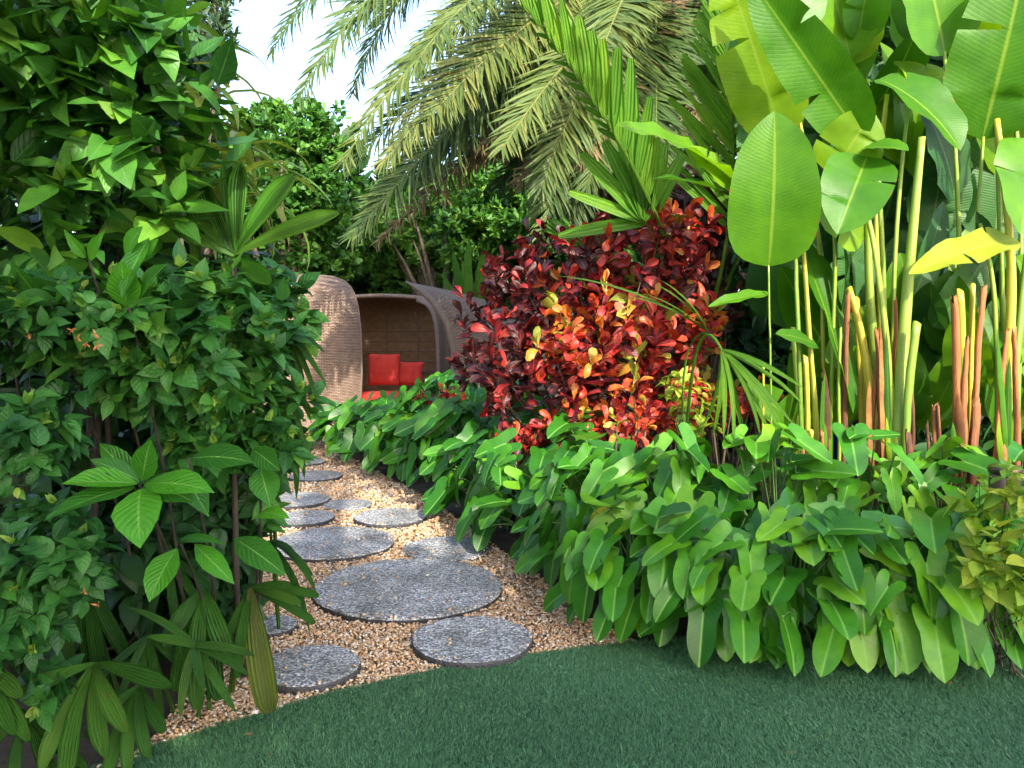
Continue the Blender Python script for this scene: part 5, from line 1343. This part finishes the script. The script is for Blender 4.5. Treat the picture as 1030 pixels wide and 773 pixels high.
tree('evergreen tree continuing the screen past the left edge', (-6.0, 6.5, 0), [(-250, 300, 6.5, 110, 190, .7), (-150, 420, 6.2, 120, 100, .6), (-330, 350, 6.0, 110, 170, .7)], M['hedge'], T_OVATE, (.14, .22), (.42, .55), 900, 8)
# ginger-like plant behind the croton's left shoulder
bn = thing('birds_nest_fern', 'upright strap-leaved fern standing behind the croton left shoulder, by the leaning pod', 'plant', gp(476, 12.9))
for a, b, w in ((472, 240, 11), (488, 248, 11), (455, 252, 9), (500, 262, 10), (445, 275, 8), (465, 262, 9)):
    hleaf(bn, P(476 + (a - 476) * .3, 320, 12.9), P(a, b, 12.9 + rng.normal(0, .2)), w * S(12.9), (rng.normal(0, .3), -1, .3), .3, .25, .01, rng.uniform(.2, .8), 0, 'pleat', T_STRAP)
g = Geo(); tubes(g, [[gp(476, 12.9), P(476, 360, 12.9), P(476, 318, 12.9)]], np.array([.08, .07, .06])[None], 7); g.build('stem', M['bark'], bn)

# small shrubs on the right and by the croton
shrub('variegated_shrub', 'small yellow-green shrub with soft oval leaves at the right edge of the lawn', 'shrub', gp(1012, 3.4),
      [(1005, 500, 3.35, 34, 36, .14), (1015, 570, 3.25, 36, 50, .14), (985, 560, 3.25, 22, 34, .10)], T_OVATE, M['yelshrub'], (.07, .125), (.5, .64), per=6, n=34, up=.6, bend=(.1, .9), tip=M['tip'], tip_n=3, tip_L=(.03, .06), tip_prob=.4, nbranch=14, br=.005, tint=(.25, 1.0))
shrub('variegated_shrub', 'light yellow-green sprig between the croton and the drooping fan palm', 'shrub', gp(692, 5.4),
      [(690, 400, 5.3, 24, 30, .15), (700, 430, 5.2, 22, 14, .12)], T_OVATE, M['yelshrub'], (.07, .13), (.4, .55), per=6, n=22, up=.7, bend=(.1, .8), nbranch=10, br=.006, tint=(.4, 1))


def lathe(name, prof, c, mat, parent=None, N=40):
    g = Geo(); a = np.arange(N) / N * 2 * pi
    V = np.concatenate([np.stack([c[0] + r * np.cos(a), c[1] + r * np.sin(a), np.full(N, c[2] + z)], -1) for r, z in prof])
    q = [(k * N + i, k * N + (i + 1) % N, (k + 1) * N + (i + 1) % N, (k + 1) * N + i) for k in range(len(prof) - 1) for i in range(N)]
    g.add(V, [np.array(q)]); return g.build(name, mat, parent)


def plain(name, col, rough, metal=0., coat=0.):
    m, nt = newmat(name)
    tc = nd(nt, 'ShaderNodeTexCoord')
    n = nd(nt, 'ShaderNodeTexNoise', inp={'Vector': tc.outputs['Object'], 'Scale': 12.0, 'Detail': 5.0})
    c = ramp(nt, n.outputs[0], [(.3, tuple(k * .7 for k in col)), (.7, col)])
    p = nd(nt, 'ShaderNodeBsdfPrincipled', inp={'Base Color': c, 'Roughness': rough, 'Metallic': metal, 'Coat Weight': coat})
    nd(nt, 'ShaderNodeOutputMaterial', inp={0: p.outputs[0]})
    return m


pc = gp(856, 5.9)
pot = thing('glazed_pot', 'blue glazed pot glimpsed low between the heliconia stalks', 'pot', pc)
lathe('bowl', [(.001, 0), (.15, 0), (.2, .12), (.26, .42), (.28, .68), (.29, .94), (.31, .97), (.31, 1.0), (.28, 1.0), (.26, .9)], pc, plain('blue_glaze', (.012, .03, .15), .12, coat=.5), pot)
lathe('soil', [(.001, .92), (.262, .92)], pc, soil, pot)
cc = gp(1016, 3.95)
bol = thing('garden_light', 'low bronze cylinder light standing in the leaves at the right photo edge', 'garden light', cc)
lathe('post', [(.001, 0), (.07, 0), (.07, .76), (.066, .77)], cc, plain('bronze', (.16, .11, .08), .35, .8), bol)
lathe('cap', [(.072, .772), (.077, .78), (.077, .80), (.07, .81), (.001, .812)], cc, plain('bronze_cap', (.12, .085, .06), .35, .8), bol)

# fallen bits on the lawn and stones
for px, py, sz, z, lab in ((1022, 640, .045, .03, 'reddish fallen leaf on the lawn near the right edge'), (955, 686, .03, .03, 'small dry leaf lying on the lawn below the philodendrons'), (966, 690, .028, .03, 'pale dry leaf beside another dry leaf on the lawn below the philodendrons'),
                           (254, 738, .03, .03, 'dry curled leaf on the dark lawn at the left'), (270, 758, .025, .03, 'tiny dry leaf on the lawn at the bottom left'), (451, 603, .035, .05, 'brown dry leaf on the largest stepping stone'), (797, 758, .022, .03, 'reddish speck of leaf on the lawn at the bottom middle'), (675, 694, .022, .03, 'small dry leaf on the lawn in front of the bed')):
    p0 = G(px, py, z); g = Geo(); a = rng.uniform(0, 6.28)
    leaves(g, T_OVATE, p0, np.array([cos(a), sin(a), .05]), (0, 0, 1), sz, sz * .5, rng.normal(0, .7), .4, .02, .4, rng.uniform(0, 1))
    tag(g.build('fallen_leaf', M['fallen']), lab, 'leaf', 'fallen leaves on the ground')
g = Geo(); tubes(g, [[G(1008, 650, .03), G(1020, 672, .035), G(1036, 690, .03)]], np.array([.004, .005, .004])[None], 5)
tag(g.build('twig', M['bark']), 'thin bare twig lying on the lawn at the right edge', 'twig')

# ------------------------------------------------------------------ unseen trees added behind the viewer to shade the foreground, and the light
SUN = np.array([-.35, .75, -.55]); SUN = SUN / np.linalg.norm(SUN)


def added_shade_tree(label, root, blobs, n, per=8):
    t = thing('added_shade_tree', label, 'tree', root, 'unseen shade trees added on the near side of the lawn')
    g = Geo(); gb = Geo(); root = np.array(root, float)
    for c, R in blobs:
        c = np.array(c, float); R = np.array(R, float)
        k = int(n * R[0] * R[1])
        d = rdir(k); pos = c + d * R * rng.uniform(.2, 1.05, (k, 1)) ** .6
        idx = np.repeat(np.arange(k), per); m = len(idx)
        L = rng.uniform(.16, .26, m)
        leaves(g, T_ROUND, pos[idx] + rng.normal(0, .14, (m, 3)), rdir(m), np.array([0, 0, 1.]) + rng.normal(0, .5, (m, 3)), L, L * .55, .4, .2, 0, 0, rng.uniform(0, 1, m))
        e = c + rdir(6) * R * .6
        tubes(gb, bez(np.repeat(root[None], 6, 0), root * .5 + c * .5 + [0, 0, .2], e, 8), np.linspace(.16, .03, 8)[None], 8, .4)
    g.build('crown', M['hedge'], t); gb.build('trunk', M['bark'], t)


added_shade_tree('unseen broad shade tree added behind the viewer on the right of the lawn', (4.6, -5.4, 0), [((4.6, -4.5, 5.7), (2.0, 1.5, 1.1)), ((6.3, -4.2, 5.6), (1.6, 1.4, 1.1))], 120)
added_shade_tree('unseen broad shade tree added behind the viewer in the middle of the lawn', (1.8, -5.2, 0), [((2.2, -4.2, 5.5), (1.8, 1.6, 1.2)), ((.4, -4.0, 5.0), (1.6, 1.6, 1.1))], 120)
added_shade_tree('unseen tall shade tree added so its crown reaches over the viewer towards the path', (.9, -2.6, 0), [((1.7, -1.1, 7.0), (1.7, 1.5, .9)), ((.2, -.9, 6.9), (1.6, 1.6, .9))], 60)

w = bpy.data.worlds.new("World"); sc.world = w; w.use_nodes = True
nt = w.node_tree; bg = nt.nodes['Background']
sky = nt.nodes.new('ShaderNodeTexSky'); sky.sky_type = 'NISHITA'; sky.sun_disc = False
el = math.asin(-SUN[2]); rot = math.atan2(-SUN[0], -SUN[1])
sky.sun_elevation = el; sky.sun_rotation = rot
sky.air_density = 1.0; sky.dust_density = 3.0; sky.ozone_density = 1.0
nt.links.new(sky.outputs[0], bg.inputs[0]); bg.inputs[1].default_value = .15
sd = bpy.data.lights.new('sun', 'SUN'); sd.energy = 2.0; sd.angle = radians(.5); sd.color = (1, .93, .80)
so = bpy.data.objects.new('sun', sd); so.rotation_euler = Vector(SUN).to_track_quat('-Z', 'Y').to_euler(); COL.objects.link(so)
sc.view_settings.view_transform = 'Standard'; sc.view_settings.look = 'None'
sc.view_settings.gamma = 1; sc.view_settings.exposure = 2.2; sc.view_settings.use_curve_mapping = False
sc.render.engine = 'CYCLES'
sc.cycles.max_bounces = 8; sc.cycles.transmission_bounces = 4; sc.cycles.diffuse_bounces = 4
